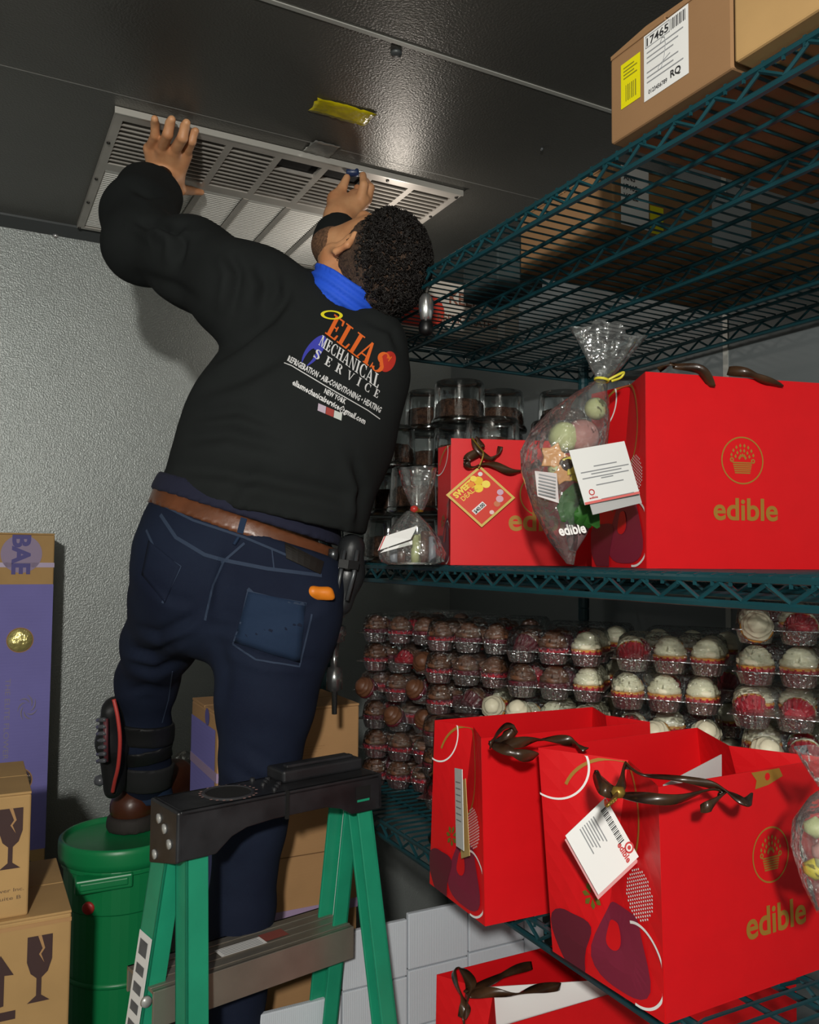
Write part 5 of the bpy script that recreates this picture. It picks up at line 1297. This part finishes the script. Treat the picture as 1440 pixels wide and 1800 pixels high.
q.tube([cast(QB, 420, 945, .004)[0] or at(420, 945, 1.4), cast(QB, 412, 958, .004)[0] or at(412, 958, 1.4)], .003, 6); q.obj('belt_loop', m_jeanl, belt if False else man)
pk = MB()
if patch(pk, QB, [(500, 955), (568, 988), (562, 1010), (503, 982)], .002, 6): pk.obj('leather_patch', mat('black_patch', '#15120f', .5), man, solid=.0015)
# ---- body: head, neck, hands
Cv = RGT * .80 + UPV * .16 - DEP * .52; Cv /= np.linalg.norm(Cv)            # toward the crown
Fv = RGT * -.12 + UPV * .90 + DEP * .40; Fv -= Cv * (Fv @ Cv); Fv /= np.linalg.norm(Fv)   # toward the face
Lv = np.cross(Cv, Fv)                                                        # his left
if Lv @ DEP > 0: Lv = -Lv
HC_ = V3(660, 463, 1.555)
def hp(l, f, c): return HC_ + Lv * l + Fv * f + Cv * c
AX = np.array([Lv, Fv, Cv])
def ell(l, f, c, r, **kw): return dict(e=hp(l, f, c), ax=AX, r=np.array(r), **kw)
head = [ell(0, -.006, .012, (.074, .090, .082)), ell(0, .045, -.045, (.058, .046, .070)), ell(0, .058, -.085, (.040, .034, .032)),
        dict(a=hp(0, .098, -.045), b=hp(0, .090, -.012), ra=.013, rb=.008, k=.012), dict(a=hp(-.03, .086, -.008), b=hp(.03, .086, -.008), ra=.011, rb=.011, k=.015),
        dict(a=hp(-.018, .088, -.078), b=hp(.018, .088, -.078), ra=.007, rb=.007, k=.006), dict(a=hp(0, .082, -.105), b=hp(0, .076, -.108), ra=.015, rb=.015, k=.02),
        dict(a=hp(.058, .0, -.055), b=hp(.036, .06, -.098), ra=.020, rb=.014, k=.03), dict(a=hp(-.058, .0, -.055), b=hp(-.036, .06, -.098), ra=.020, rb=.014, k=.03),
        dict(a=neck0 - Cv * .02, b=hp(0, -.012, -.055), ra=.058, rb=.054, k=.03)]
for s in (-1, 1):
    head += [dict(a=hp(.074 * s, .004, -.046), b=hp(.088 * s, -.020, -.020), ra=.006, rb=.0062, k=.006), dict(a=hp(.088 * s, -.020, -.020), b=hp(.088 * s, -.016, .006), ra=.0062, rb=.006, k=.005), dict(a=hp(.088 * s, -.016, .006), b=hp(.080 * s, .008, .014), ra=.006, rb=.005, k=.005), dict(a=hp(.080 * s, .008, .014), b=hp(.072 * s, .016, -.010), ra=.005, rb=.004, k=.005), dict(a=hp(.073 * s, .006, -.044), b=hp(.073 * s, .006, -.054), ra=.0075, rb=.007, k=.006), ell(.076 * s, -.003, -.016, (.005, .016, .026), k=.006)]
    head += [dict(e=hp(.029 * s, .086, -.024), ax=AX, r=np.array([.016, .012, .009]), op='cut')]
pts = np.array([p['e'] if 'e' in p else p['a'] for p in head]); hV, hF = surf(lambda P: field(P, head, .035), pts.min(0) - .11, pts.max(0) + .11, .0045); hV = relax(hV, hF, 1, .4)
def hand(prims, h=.0028, k=.010):
    pts = np.array([p['a'] for p in prims] + [p['b'] for p in prims]); V, Fq = surf(lambda P: field(P, prims, k), pts.min(0) - .045, pts.max(0) + .045, h); return relax(V, Fq, 1, .4), Fq
# left hand pressed on the grille
zc = gz
def hz(px, py, dz): return np.array(onz(px, py, zc - dz))
HLp = []
wr0 = V3(283, 322, 1.905); wr1 = V3(296, 300, 1.945)
pal = {}
for nm, kx, ky, dz in (('i', 327, 272, .036), ('m', 306, 266, .042), ('r', 284, 262, .040), ('p', 263, 262, .034)):
    pal[nm] = hz(kx, ky, dz); HLp.append(dict(a=V3({'i': 310, 'm': 300, 'r': 288, 'p': 276}[nm], 305, 1.945), b=pal[nm], ra=.020, rb=.0145, k=.018))
HLp += [dict(a=V3(262, 355, 1.84), b=V3(290, 308, 1.935), ra=.032, rb=.030)]
for nm, mid, tip, r in (('i', (337, 248, .030), (344, 230, .012), .0098), ('m', (321, 242, .036), (328, 216, .012), .0112), ('r', (295, 236, .034), (302, 210, .012), .0110), ('p', (273, 238, .026), (272, 209, .011), .0100)):
    m1 = hz(*mid); t1_ = hz(*tip); HLp += [dict(a=pal[nm], b=m1, ra=r * 1.12, rb=r * 1.02, k=.004), dict(a=m1, b=m1 * .45 + t1_ * .55 + np.array([0, 0, .006]), ra=r * 1.02, rb=r * .92, k=.003), dict(a=m1 * .45 + t1_ * .55 + np.array([0, 0, .006]), b=t1_, ra=r * .92, rb=r * .78, k=.003)]
th0, th1, th2, th3 = V3(304, 312, 1.94), V3(318, 333, 1.975), hz(336, 335, .022), hz(354, 338, .011)
HLp += [dict(a=th0, b=th1, ra=.019, rb=.0135, k=.014), dict(a=th1, b=th2, ra=.0125, rb=.0105, k=.004), dict(a=th2, b=th3, ra=.0105, rb=.0078, k=.004)]
# right hand pinching a small tool in the slot
HRp = [dict(a=V3(587, 430, 1.97), b=V3(592, 385, 2.005), ra=.030, rb=.029)]
for kx, ky, kd in ((640, 352, 2.03), (632, 346, 2.045), (622, 344, 2.06)): HRp.append(dict(a=V3(598, 385, 2.01), b=V3(kx, ky, kd), ra=.026, rb=.015, k=.02))
HRp += [dict(a=V3(594, 390, 2.005), b=V3(590, 350, 2.025), ra=.026, rb=.020, k=.02),
        dict(a=V3(588, 352, 2.02), b=V3(602, 330, 2.035), ra=.016, rb=.0115, k=.008), dict(a=V3(602, 330, 2.035), b=V3(610, 312, 2.045), ra=.0115, rb=.0085, k=.003),
        dict(a=V3(634, 350, 2.02), b=V3(640, 325, 2.02), ra=.013, rb=.0105, k=.004), dict(a=V3(640, 325, 2.02), b=V3(638, 308, 2.04), ra=.0105, rb=.0085, k=.003),
        dict(a=V3(645, 352, 2.04), b=V3(651, 330, 2.04), ra=.0125, rb=.0105, k=.004), dict(a=V3(651, 330, 2.04), b=V3(643, 318, 2.07), ra=.0105, rb=.0085, k=.003),
        dict(a=V3(640, 360, 2.06), b=V3(645, 340, 2.075), ra=.012, rb=.010, k=.004), dict(a=V3(645, 340, 2.075), b=V3(628, 330, 2.08), ra=.010, rb=.0085, k=.003),
        dict(a=V3(632, 368, 2.07), b=V3(634, 350, 2.09), ra=.011, rb=.009, k=.004), dict(a=V3(634, 350, 2.09), b=V3(620, 342, 2.09), ra=.009, rb=.0075, k=.003)]
def core():   # the rest of the body under the clothes, so that it is one figure
    pr = chain([(600, 545, 1.55, 40), (560, 600, 1.54, 80), (500, 780, 1.51, 110), (430, 930, 1.485, 120)], n=DEP, s=1.4) + chain([(600, 545, 1.55, 40), (440, 520, 1.55, 45), (250, 428, 1.73, 36), (285, 318, 1.915, 24)]) + chain([(600, 545, 1.55, 40), (640, 575, 1.56, 42), (632, 520, 1.78, 36), (588, 410, 1.98, 26)]) + chain([(430, 930, 1.485, 120), (482, 1050, 1.435, 70), (457, 1330, 1.40, 48), (400, 2010, 1.38, 30)]) + chain([(430, 930, 1.485, 120), (322, 1060, 1.515, 55), (258, 1200, 1.68, 34), (258, 1392, 1.84, 26)])
    lo = np.min([np.minimum(p['a'], p['b']) for p in pr], 0) - .12; hi = np.max([np.maximum(p['a'], p['b']) for p in pr], 0) + .12
    return surf(lambda P: field(P, pr, .03), lo, hi, .016)
body = np_obj('body', [(hV, hF), hand(HLp), hand(HRp), core()], m_skin, man)
ORG[body.name] = ORG[man.name]
# ---- hair
def hair_f(P):
    q = P - HC_; l, f, c = q @ Lv, q @ Fv, q @ Cv
    d = field(P, [head[0]], .01) - .008
    face = (f - .040) * .8 - (c - .02) * .75            # hairline over the brow
    d = np.maximum(d, face); d = np.maximum(d, -(c + .062 + .35 * np.minimum(f, 0) + .0 * l)); d = np.maximum(d, np.where(f > -.01, -(c + .012) + (-.0) , d - 1))
    return d
V, Fq = surf(hair_f, HC_ - .12, HC_ + .12, .0045); N = vnorm(V, Fq); V = V + N * (.0022 * wn(V, 300, 8))[:, None]
hair = np_obj('hair', [(V, Fq)], m_stub, man); ORG[hair.name] = ORG[man.name]
HB = BVHTree.FromPolygons([Vector(v) for v in V], [tuple(map(int, f)) for f in Fq])
cm = MB(); rnd = random.Random(5); cnt = 0
for _ in range(9000):
    th, ph = rnd.random() * PI2, math.acos(rnd.uniform(-1, 1)); dv = Vector((math.sin(ph) * math.cos(th), math.sin(ph) * math.sin(th), math.cos(ph)))
    h = HB.ray_cast(Vector(HC_) + dv * .2, -dv, .2)
    if h[0] is None: continue
    q = np.array(h[0]) - HC_; c, f = q @ Cv, q @ Fv
    top = min(1.0, max(0.0, (c * 1.0 - f * .16 - .020) / .03))
    if rnd.random() > .01 + top * 1.3: continue
    n = h[1]; t = n.orthogonal().normalized(); b = n.cross(t); a0 = rnd.random() * 6; r = .003 + .002 * top; Lh = (.002 + .007 * top)
    P = [h[0] + n * (Lh * s) + (t * math.cos(a0 + s * 4.5) + b * math.sin(a0 + s * 4.5)) * r * min(1, s * 2) for s in (0, .33, .66, 1.0)]
    cm.tube(P, [.0016, .0016, .0014, .0006], 4, cap=False); cnt += 1
    if cnt > 2600: break
o = cm.obj('curls', m_hair, hair, smooth=True); o['kind'] = 'stuff'
# beard along the jaw
def beard_f(P):
    q = P - HC_; l, f, c = q @ Lv, q @ Fv, q @ Cv
    d = field(P, head[:9], .035) - .0022
    return np.maximum(np.maximum(d, c + .058 + .25 * (f - .03)), -(f - .005))
V, Fq = surf(beard_f, HC_ - .16, HC_ + .16, .0045); np_obj('beard', [(V, Fq)], mat('beard', '#4a3323', .8, bump=('noise', 600, 1, .002), var=(200, .4, '#8a6448')), man)
for s in (-1, 1):
    MB().lathe([(.0001, -.011), (.0085, -.007), (.011, 0), (.0085, .007), (.0001, .011)], 14, fr=Fr(hp(.029 * s, .076, -.024), Lv, Cv, Fv)).obj('eye', mat('eye_white', '#d8d4cc', .3), man, smooth=True)
# ---- blue neck gaiter
def gait_f(P):
    t = (P - neck0) @ GA; q = P - neck0 - t[:, None] * GA; d = np.linalg.norm(q, axis=1) - .070
    return np.maximum(d, np.abs(t) - .026)
V, Fq = surf(gait_f, neck0 - .11, neck0 + .11, .0045); V = relax(V, Fq, 3); N = vnorm(V, Fq)
tt = (V - neck0) @ GA; ang_ = np.arctan2((V - neck0) @ DEP, (V - neck0) @ np.cross(GA, DEP))
V = V + N * (.0026 * np.sin(tt * 380 + 1.8 * np.sin(ang_ * 2)))[:, None]; np_obj('neck_gaiter', [(V, Fq)], m_blue, man)
# ---- watch
wc = V3(277, 325, 1.905); f = Fr(wc, Vector(wr_ax).orthogonal(), Vector(wr_ax).cross(Vector(wr_ax).orthogonal()), wr_ax)
wt = MB().lathe([(.033, -.009), (.036, -.007), (.0365, .007), (.033, .009)], 30, fr=f, close=False).obj('wristwatch', mat('watch_black', '#101012', .35, .2), man, smooth=True); ORG[wt.name] = ORG[man.name]
wd_ = Vector(EYE) - Vector(wc); wd_ = (wd_ - Vector(wr_ax) * wd_.dot(Vector(wr_ax))).normalized(); fwt = Fr(Vector(wc) + wd_ * .034, wd_.cross(Vector(wr_ax)), wr_ax, wd_)
MB().lathe([(.019, 0), (.019, .006), (.016, .008), (.0001, .0085)], 24, fr=fwt).obj('watch_case', mat('watch_case', '#1a1416', .25, .5), wt, smooth=True)
# ---- boots
def boot(heel, toe, up, sc, ank):
    """heel and toe points on the sole plane; up = vertical"""
    heel, toe, up = np.array(heel), np.array(toe), np.array(up); f = (toe - heel); Lb = np.linalg.norm(f); f /= Lb; l = np.cross(f, up)
    B = lambda a, s, h: heel + f * a * Lb + l * s + up * h
    pr = [dict(a=B(.12, 0, .052), b=B(.50, 0, .050), ra=.040, rb=.042), dict(a=B(.5, 0, .050), b=B(.82, 0, .046), ra=.042, rb=.044), dict(a=B(.14, 0, .07), b=np.array(ank), ra=.038, rb=.040), dict(a=B(.32, 0, .075), b=B(.6, 0, .05), ra=.036, rb=.034)]
    cut = lambda P: -((P - heel) @ up - .022)
    V, Fq = surf(lambda P: np.maximum(field(P, pr, .03), cut(P)), np.minimum(heel, toe) - .12, np.maximum(np.maximum(heel, toe), np.array(ank)) + .10, .006)
    o = np_obj('boot', [(relax(V, Fq, 1), Fq)], m_boot, man); ORG[o.name] = ORG[man.name]
    P = [(.0, .0, .036), (.5, 0, .040), (.86, 0, .042)]
    pr2 = [dict(a=B(.12, 0, .012), b=B(.5, 0, .012), ra=.045, rb=.046), dict(a=B(.5, 0, .012), b=B(.82, 0, .012), ra=.046, rb=.050)]
    V, Fq = surf(lambda P: np.maximum(np.maximum(field(P, pr2, .01), (P - heel) @ up - .030), -((P - heel) @ up)), np.minimum(heel, toe) - .08, np.maximum(heel, toe) + .08, .005)
    np_obj('sole', [(V, Fq)], m_sole, o)
hl = np.array(onz(322, 1413, .8205)); tl = np.array(onz(207, 1466, .8205))
boot(hl, tl, (0, 0, 1), 1, V3(262, 1385, 1.845))
hr = V3(408, 2060, 1.36); hr[2] = .4105; boot(hr, hr + np.array([.01, .25, 0]), (0, 0, 1), 1, V3(402, 1990, 1.38))
# ---- knee pad on the left shin
kp = np_obj('knee_pad', [surf(lambda P: field(P, chain([(196, 1245, 1.66, 16), (193, 1300, 1.68, 19), (199, 1385, 1.71, 14)], n=DEP, s=.65) + chain([(207, 1240, 1.67, 10), (212, 1310, 1.69, 12), (206, 1380, 1.71, 10)], n=DEP, s=.6), .02), V3(170, 1400, 1.60) - .12, V3(215, 1230, 1.75) + .12, .005)], m_padb, man); ORG[kp.name] = ORG[man.name]
for k in range(7):
    y = 1265 + k * 12; q = MB(); q.tube([V3(184, y, 1.615), V3(174, y + 1, 1.65), V3(172, y + 1, 1.69), V3(178, y, 1.73)], .0042, 6); q.obj('pad_rib', m_padg, kp, smooth=True)
q = MB(); q.tube([V3(186, 1263, 1.62), V3(186, 1300, 1.62), V3(187, 1338, 1.625)], .005, 6); q.obj('pad_insert', mat('pad_maroon', '#5a2a30', .5), kp, smooth=True)
q = MB(); q.tube(smooth_path([V3(200, 1229, 1.615), V3(207, 1260, 1.612), V3(211, 1300, 1.615), V3(208, 1345, 1.63), V3(202, 1372, 1.65), V3(198, 1392, 1.67)]), .0038, 8); q.obj('red_piping', m_padr, kp, smooth=True)
q = MB(); q.lathe([(.0001, -.012), (.010, -.007), (.012, 0), (.010, .007), (.0001, .012)], 14, V3(176, 1372, 1.69)); q.obj('pad_knob', m_padg, kp, smooth=True)
LEG = chain([(258, 1200, 1.68, 48), (254, 1290, 1.74, 41), (255, 1345, 1.79, 39), (256, 1392, 1.83, 38)])
def leg_band(name, y0, y1, d0, d1, grow, m, tilt=0.):
    za, zb = V3(255, y0, d0)[2], V3(255, y1, d1)[2]
    def fn(P): q = P[:, 2] + tilt * (P @ RGT); return np.maximum(np.maximum(field(P, LEG, .02) - grow, q - za - tilt * (V3(255, y0, d0) @ RGT)), zb + tilt * (V3(255, y1, d1) @ RGT) - q)
    V, Fq = surf(fn, V3(200, 1420, 1.66) - .03, V3(310, 1240, 1.92) + .03, .0045); np_obj(name, [(relax(V, Fq, 1), Fq)], m, kp)
leg_band('pad_strap', 1268, 1302, 1.73, 1.75, .0075, m_padb, .10); leg_band('pad_strap', 1312, 1336, 1.76, 1.78, .007, m_padb, -.15); leg_band('pad_strap', 1340, 1380, 1.79, 1.82, .0085, mat('pad_strap_grey', '#1d1e1f', .8), .08)
np_obj('jean_cuff', [surf(lambda P: np.maximum(field(P, chain([(255, 1372, 1.82, 41), (256, 1400, 1.835, 47)]), .01), -((P - V3(256, 1402, 1.835)) @ np.array([0, 0, 1.0])) - .004), V3(200, 1440, 1.75) - .04, V3(300, 1350, 1.92) + .04, .005)], m_jeanl, man)
# ---- tool holster on the right hip
hs = np_obj('tool_holster', [surf(lambda P: field(P, chain([(618, 962, 1.46, 24), (610, 1010, 1.45, 27), (600, 1062, 1.44, 20)], n=DEP, s=1.2), .02), V3(560, 1090, 1.38) - .06, V3(660, 940, 1.52) + .06, .004)], mat('holster_dark', '#26282a', .35, .2, bump=('noise', 90, .3, .001)), man); ORG[hs.name] = ORG[man.name]
q = MB(); fh_ = Fr(V3(588, 1120, 1.435), RGT, DEP, UPV)
for z0, r in ((.055, .011), (.050, .018), (.044, .016), (.036, .010), (.030, .017), (.020, .019), (.012, .013)): pass
q.lathe([(.005, .052), (.006, .044), (.017, .040), (.018, .034), (.008, .030), (.009, .022), (.019, .018), (.020, .004), (.016, .0), (.018, -.006), (.008, -.010), (.005, -.05), (.013, -.052), (.014, -.088), (.005, -.092), (.0045, -.13)], 20, fr=fh_); q.obj('chrome_chuck', mat('chrome', '#8a8a8a', .22, .9), hs, smooth=True)
q = MB(); q.tube([V3(628, 968, 1.425), V3(622, 1010, 1.41), V3(610, 1055, 1.41)], .004, 6); q.obj('holster_edge', mat('holster_edge', '#4a4d50', .3, .3), hs, smooth=True)
q = MB(); q.tube([V3(606, 968, 1.42), V3(598, 1012, 1.405), V3(590, 1058, 1.40)], .0035, 6); q.obj('holster_edge', mat('holster_edge', '#4a4d50', .3, .3), hs, smooth=True)
q = MB(); q.ribbon([V3(596, 990, 1.40), V3(612, 992, 1.398), V3(630, 994, 1.41)], .014, [Vector(-DEP)] * 3, .003); q.obj('holster_band', m_padb, hs)
q = MB(); q.tube([V3(602, 966, 1.42), V3(595, 1000, 1.415), V3(586, 1020, 1.41), V3(582, 1045, 1.41)], .003, 6); q.lathe([(.008, -.01), (.009, 0), (.008, .01)], 12, V3(586, 975, 1.42)); q.obj('holster_clip', mat('chrome_dark', '#55575a', .3, .8), hs, smooth=True)
kn = np_obj('orange_knife', [surf(lambda P: field(P, chain([(536, 1047, 1.355, 5), (550, 1040, 1.352, 9), (576, 1042, 1.36, 11)]) + chain([(538, 1050, 1.352, 4), (584, 1050, 1.36, 5)]), .006), V3(525, 1060, 1.33) - .02, V3(590, 1025, 1.39) + .02, .003)], mat('orange_plastic', '#e07f1c', .45), man)
# ---- small blue tool in the slot (held, a thing of its own)
bt_ = thing('blue_bit_tool', 'small dark blue tool pinched in his right hand at the grille slot', 'tool', V3(622, 306, 2.06))
f = Fr(V3(610, 302, 2.065), RGT * .9 - UPV * .25, UPV, RGT * .95 - UPV * .28)
MB().lathe([(.009, 0), (.0105, .003), (.0105, .026), (.008, .030), (.004, .031)], 16, fr=Fr(V3(609, 303, 2.062), UPV, DEP, RGT)).obj('grip', mat('blue_plastic', '#22345c', .35), bt_, smooth=True)
MB().lathe([(.0045, .028), (.004, .042)], 10, fr=Fr(V3(609, 303, 2.062), UPV, DEP, RGT)).obj('bit', mat('bit_steel', '#a8a8a8', .3, .9), bt_)

# ---- printed back of the hoodie: letters laid on the cloth
def serif(ch):
    """outlined serif capitals as polygons in a unit-high cell; returns (polys, width)"""
    T, t, s = .20, .07, .075
    def r_(x0, x1, y0, y1): return [(x0, y0), (x1, y0), (x1, y1), (x0, y1)]
    def sf(x, y, w): return r_(x - w / 2, x + w / 2, y, y + .06)
    def arc(cx, cy, rx, ry, a0, a1, w0, w1, n=14):
        P = []
        for k in range(n):
            b0, b1 = a0 + (a1 - a0) * k / n, a0 + (a1 - a0) * (k + 1) / n
            q = lambda b: w0 + (w1 - w0) * abs(math.cos(b))
            P.append([(cx + (rx - q(b0)) * math.cos(b0), cy + (ry - q(b0) * .7) * math.sin(b0)), (cx + rx * math.cos(b0), cy + ry * math.sin(b0)), (cx + rx * math.cos(b1), cy + ry * math.sin(b1)), (cx + (rx - q(b1)) * math.cos(b1), cy + (ry - q(b1) * .7) * math.sin(b1))])
        return P
    D = math.radians
    if ch == 'E': return [r_(.1, .1 + T, 0, 1), r_(.0, .62, 0, t), r_(.0, .62, 1 - t, 1), r_(.2, .48, .47, .54), r_(.42, .49, .38, .63), [(.62, 0), (.66, .28), (.58, .28), (.50, .0)], [(.62, 1), (.64, .76), (.56, .76), (.50, 1)]], .70
    if ch == 'L': return [r_(.1, .1 + T, 0, 1), r_(0, .60, 0, t), sf(.2, .94, .42), [(.60, 0), (.66, .30), (.57, .30), (.48, .0)]], .68
    if ch == 'I': return [r_(.1, .1 + T, 0, 1), sf(.2, 0, .42), sf(.2, .94, .42)], .43
    if ch == 'A': return [[(.06, 0), (.14, 0), (.44, 1), (.36, 1)], [(.56, 0), (.78, 0), (.46, 1), (.34, 1)], r_(.2, .62, .28, .35), sf(.1, 0, .28), sf(.67, 0, .36)], .86
    if ch == 'M': return [[(.06, 0), (.13, 0), (.20, 1), (.10, 1)], [(.10, 1), (.30, 1), (.54, 0), (.46, 0)], [(.48, 0), (.54, 0), (.86, 1), (.76, 1)], [(.72, 0), (.92, 0), (.92, 1), (.76, 1)], sf(.1, 0, .24), sf(.82, 0, .36), sf(.12, .94, .28), sf(.88, .94, .26)], 1.02
    if ch == 'H': return [r_(.1, .1 + T, 0, 1), r_(.6, .6 + T, 0, 1), r_(.2, .7, .46, .54), sf(.2, 0, .38), sf(.2, .94, .38), sf(.7, 0, .38), sf(.7, .94, .38)], .92
    if ch == 'N': return [r_(.1, .17, 0, 1), r_(.68, .75, 0, 1), [(.06, 1), (.26, 1), (.75, 0), (.60, 0)], sf(.13, 0, .24), sf(.72, .94, .26), sf(.14, .94, .26)], .86
    if ch == 'R': return [r_(.1, .1 + T, 0, 1), sf(.2, 0, .40), r_(0, .4, .94, 1), r_(.25, .42, .46, .53)] + arc(.38, .735, .30, .265, -D(95), D(95), .07, .19) + [[(.36, .5), (.54, .5), (.82, 0), (.60, 0)]], .84
    if ch == 'V': return [[(.04, 1), (.24, 1), (.48, 0), (.40, 0)], [(.42, 0), (.48, 0), (.78, 1), (.70, 1)], sf(.14, .94, .34), sf(.74, .94, .24)], .84
    if ch == 'C': return arc(.46, .5, .44, .52, D(50), D(310), .07, .20, 22) + [[(.70, 1.0), (.76, 1.0), (.76, .66), (.70, .72)], [(.70, 0), (.76, .0), (.76, .34), (.70, .28)]], .84
    if ch == 'S': return arc(.36, .74, .30, .27, D(30), D(262), .07, .20, 16) + arc(.34, .27, .31, .28, -D(150), D(85), .07, .20, 16) + [[(.58, 1), (.64, 1), (.64, .72), (.58, .78)], [(.04, 0), (.10, 0), (.10, .22), (.04, .30)], [(.20, .62), (.42, .36), (.52, .50), (.28, .74)]], .72
    return [], .5
def homog(q):   # unit square -> pixel quad (bl, br, tr, tl)
    A, b = [], []
    for (u_, v_), (x, y) in zip(((0, 0), (1, 0), (1, 1), (0, 1)), q):
        A += [[u_, v_, 1, 0, 0, 0, -u_ * x, -v_ * x], [0, 0, 0, u_, v_, 1, -u_ * y, -v_ * y]]; b += [x, y]
    h = np.linalg.solve(np.array(A, float), np.array(b, float)); h = np.append(h, 1).reshape(3, 3)
    def fn(u_, v_): p = h @ np.array([u_, v_, 1]); return p[0] / p[2], p[1] / p[2]
    return fn
def onjk(px, py, off):
    p, n = cast(JB, px, py, off); return p
def jk_poly(mb, P, off):
    pts = [onjk(x, y, off) for x, y in P]
    if all(p is not None for p in pts): mb.add(pts, [tuple(range(len(pts)))])
def split(P):   # subdivide a quad so it follows the cloth
    out = []
    L = max(math.hypot(P[i][0] - P[(i + 1) % 4][0], P[i][1] - P[(i + 1) % 4][1]) for i in range(4)); n = max(1, int(L / 7))
    l = lambda a, b, t: (a[0] + (b[0] - a[0]) * t, a[1] + (b[1] - a[1]) * t)
    for i in range(n):
        for j in range(n):
            c = [(i / n, j / n), ((i + 1) / n, j / n), ((i + 1) / n, (j + 1) / n), (i / n, (j + 1) / n)]
            out.append([l(l(P[0], P[1], u_), l(P[3], P[2], u_), v_) for u_, v_ in c])
    return out
def word(s, quad, m, name, gap=.10, off=.0016):
    W_ = 0; items = []
    for ch in s:
        if ch == ' ': W_ += .5; continue
        ps, w0 = serif(ch); items.append((ps, W_)); W_ += w0 + gap
    W_ -= gap; fn = homog(quad); mb = MB()
    for ps, x0 in items:
        for P in ps:
            Q = [fn((x + x0) / W_, y) for x, y in P]
            for S in split(Q): jk_poly(mb, S, off)
    if mb.v: mb.obj(name, m, jacket)
m_or = mat('print_orange', '#e0641c', .7); m_wp = mat('print_white', '#d9d9d9', .7); m_yp = mat('print_yellow', '#e4d81c', .7); m_bp = mat('print_blue', '#3a3fae', .7); m_rp = mat('print_bright_red', '#b92a1c', .7)
def ellipse_ring(cx, cy, rx, ry, rot, w0, m, name, a0=0, a1=PI2, off=.0014, wv_=None):
    mb = MB(); n = 36; c, s = math.cos(rot), math.sin(rot)
    def P(a, k): x, y = rx * k * math.cos(a), ry * k * math.sin(a); return (cx + c * x - s * y, cy + s * x + c * y)
    for i in range(n):
        a, b = a0 + (a1 - a0) * i / n, a0 + (a1 - a0) * (i + 1) / n
        ka = w0 if wv_ is None else wv_((a - a0) / (a1 - a0)); kb = w0 if wv_ is None else wv_((b - a0) / (a1 - a0))
        jk_poly(mb, [P(a, ka), P(a, 1), P(b, 1), P(b, kb)], off)
    if mb.v: mb.obj(name, m, jacket)
ellipse_ring(552, 617, 32, 13, 2.2, .05, m_bp, 'blue_flame', .35, 5.9, .0012, lambda t: 1 - .95 * math.sin(math.pi * t) ** .8)
ellipse_ring(681, 636, 19, 13, 2.0, .0, m_rp, 'red_flame', 0, PI2, .0012)
word('ELIAS', [(571, 587), (668, 660), (691, 630), (588, 553)], m_or, 'elias_lettering', .02, .0018)
ellipse_ring(583, 555, 19.5, 8, .08, .70, m_yp, 'halo', 0, PI2, .0022)
word('MECHANICAL', [(560, 607), (664, 684), (669, 661), (567, 590)], m_wp, 'mechanical_lettering', .05)
word('S E R V I C E', [(550, 628), (663, 701), (668, 688), (556, 613)], m_wp, 'service_lettering', .12)
def sans(s, quad, m, name, bold=.03, off=.0016):
    vs, fs = text2d(s, bold, 1); xs = [v[0] for v in vs]; x0, x1 = min(xs), max(xs); fn = homog(quad)
    pts = [onjk(*fn((x - x0) / (x1 - x0), y / .7), off) for x, y in vs]
    fs = [f for f in fs if all(pts[i] is not None for i in f)]; pts = [p if p is not None else Vector(man.location) for p in pts]
    if fs: MB().add(pts, fs).obj(name, m, jacket)
sans('REFRIGERATION \u2022 AIR-CONDITIONING \u2022 HEATING', [(505, 635), (667, 726), (671, 717), (509, 626)], m_wp, 'trade_lettering')
q = drape(MB(), JB, [(500, 639), (513, 644), (580, 684), (646, 722), (667, 737)], .0016, .0016, .0006)
if q.v: q.obj('print_rule', m_wp, jacket)
sans('NEW YORK', [(569, 691), (606, 711), (609, 703), (572, 683)], m_wp, 'city_lettering')
sans('eliasmechanicalservice@gmail.com', [(513, 676), (640, 746), (644, 737), (517, 667)], m_wp, 'mail_lettering')
for k, c in enumerate(('#b8a8b8', '#a03830', '#c9cfc9')):
    q = MB(); x, y = 558 + k * 14, 722 + k * 6
    jk_poly(q, [(x, y), (x + 13.5, y + 5.6), (x + 15, y - 7), (x + 1.5, y - 12.6)], .0016)
    if q.v: q.obj('social_icon', mat('icon%d' % k, c, .6), jacket)
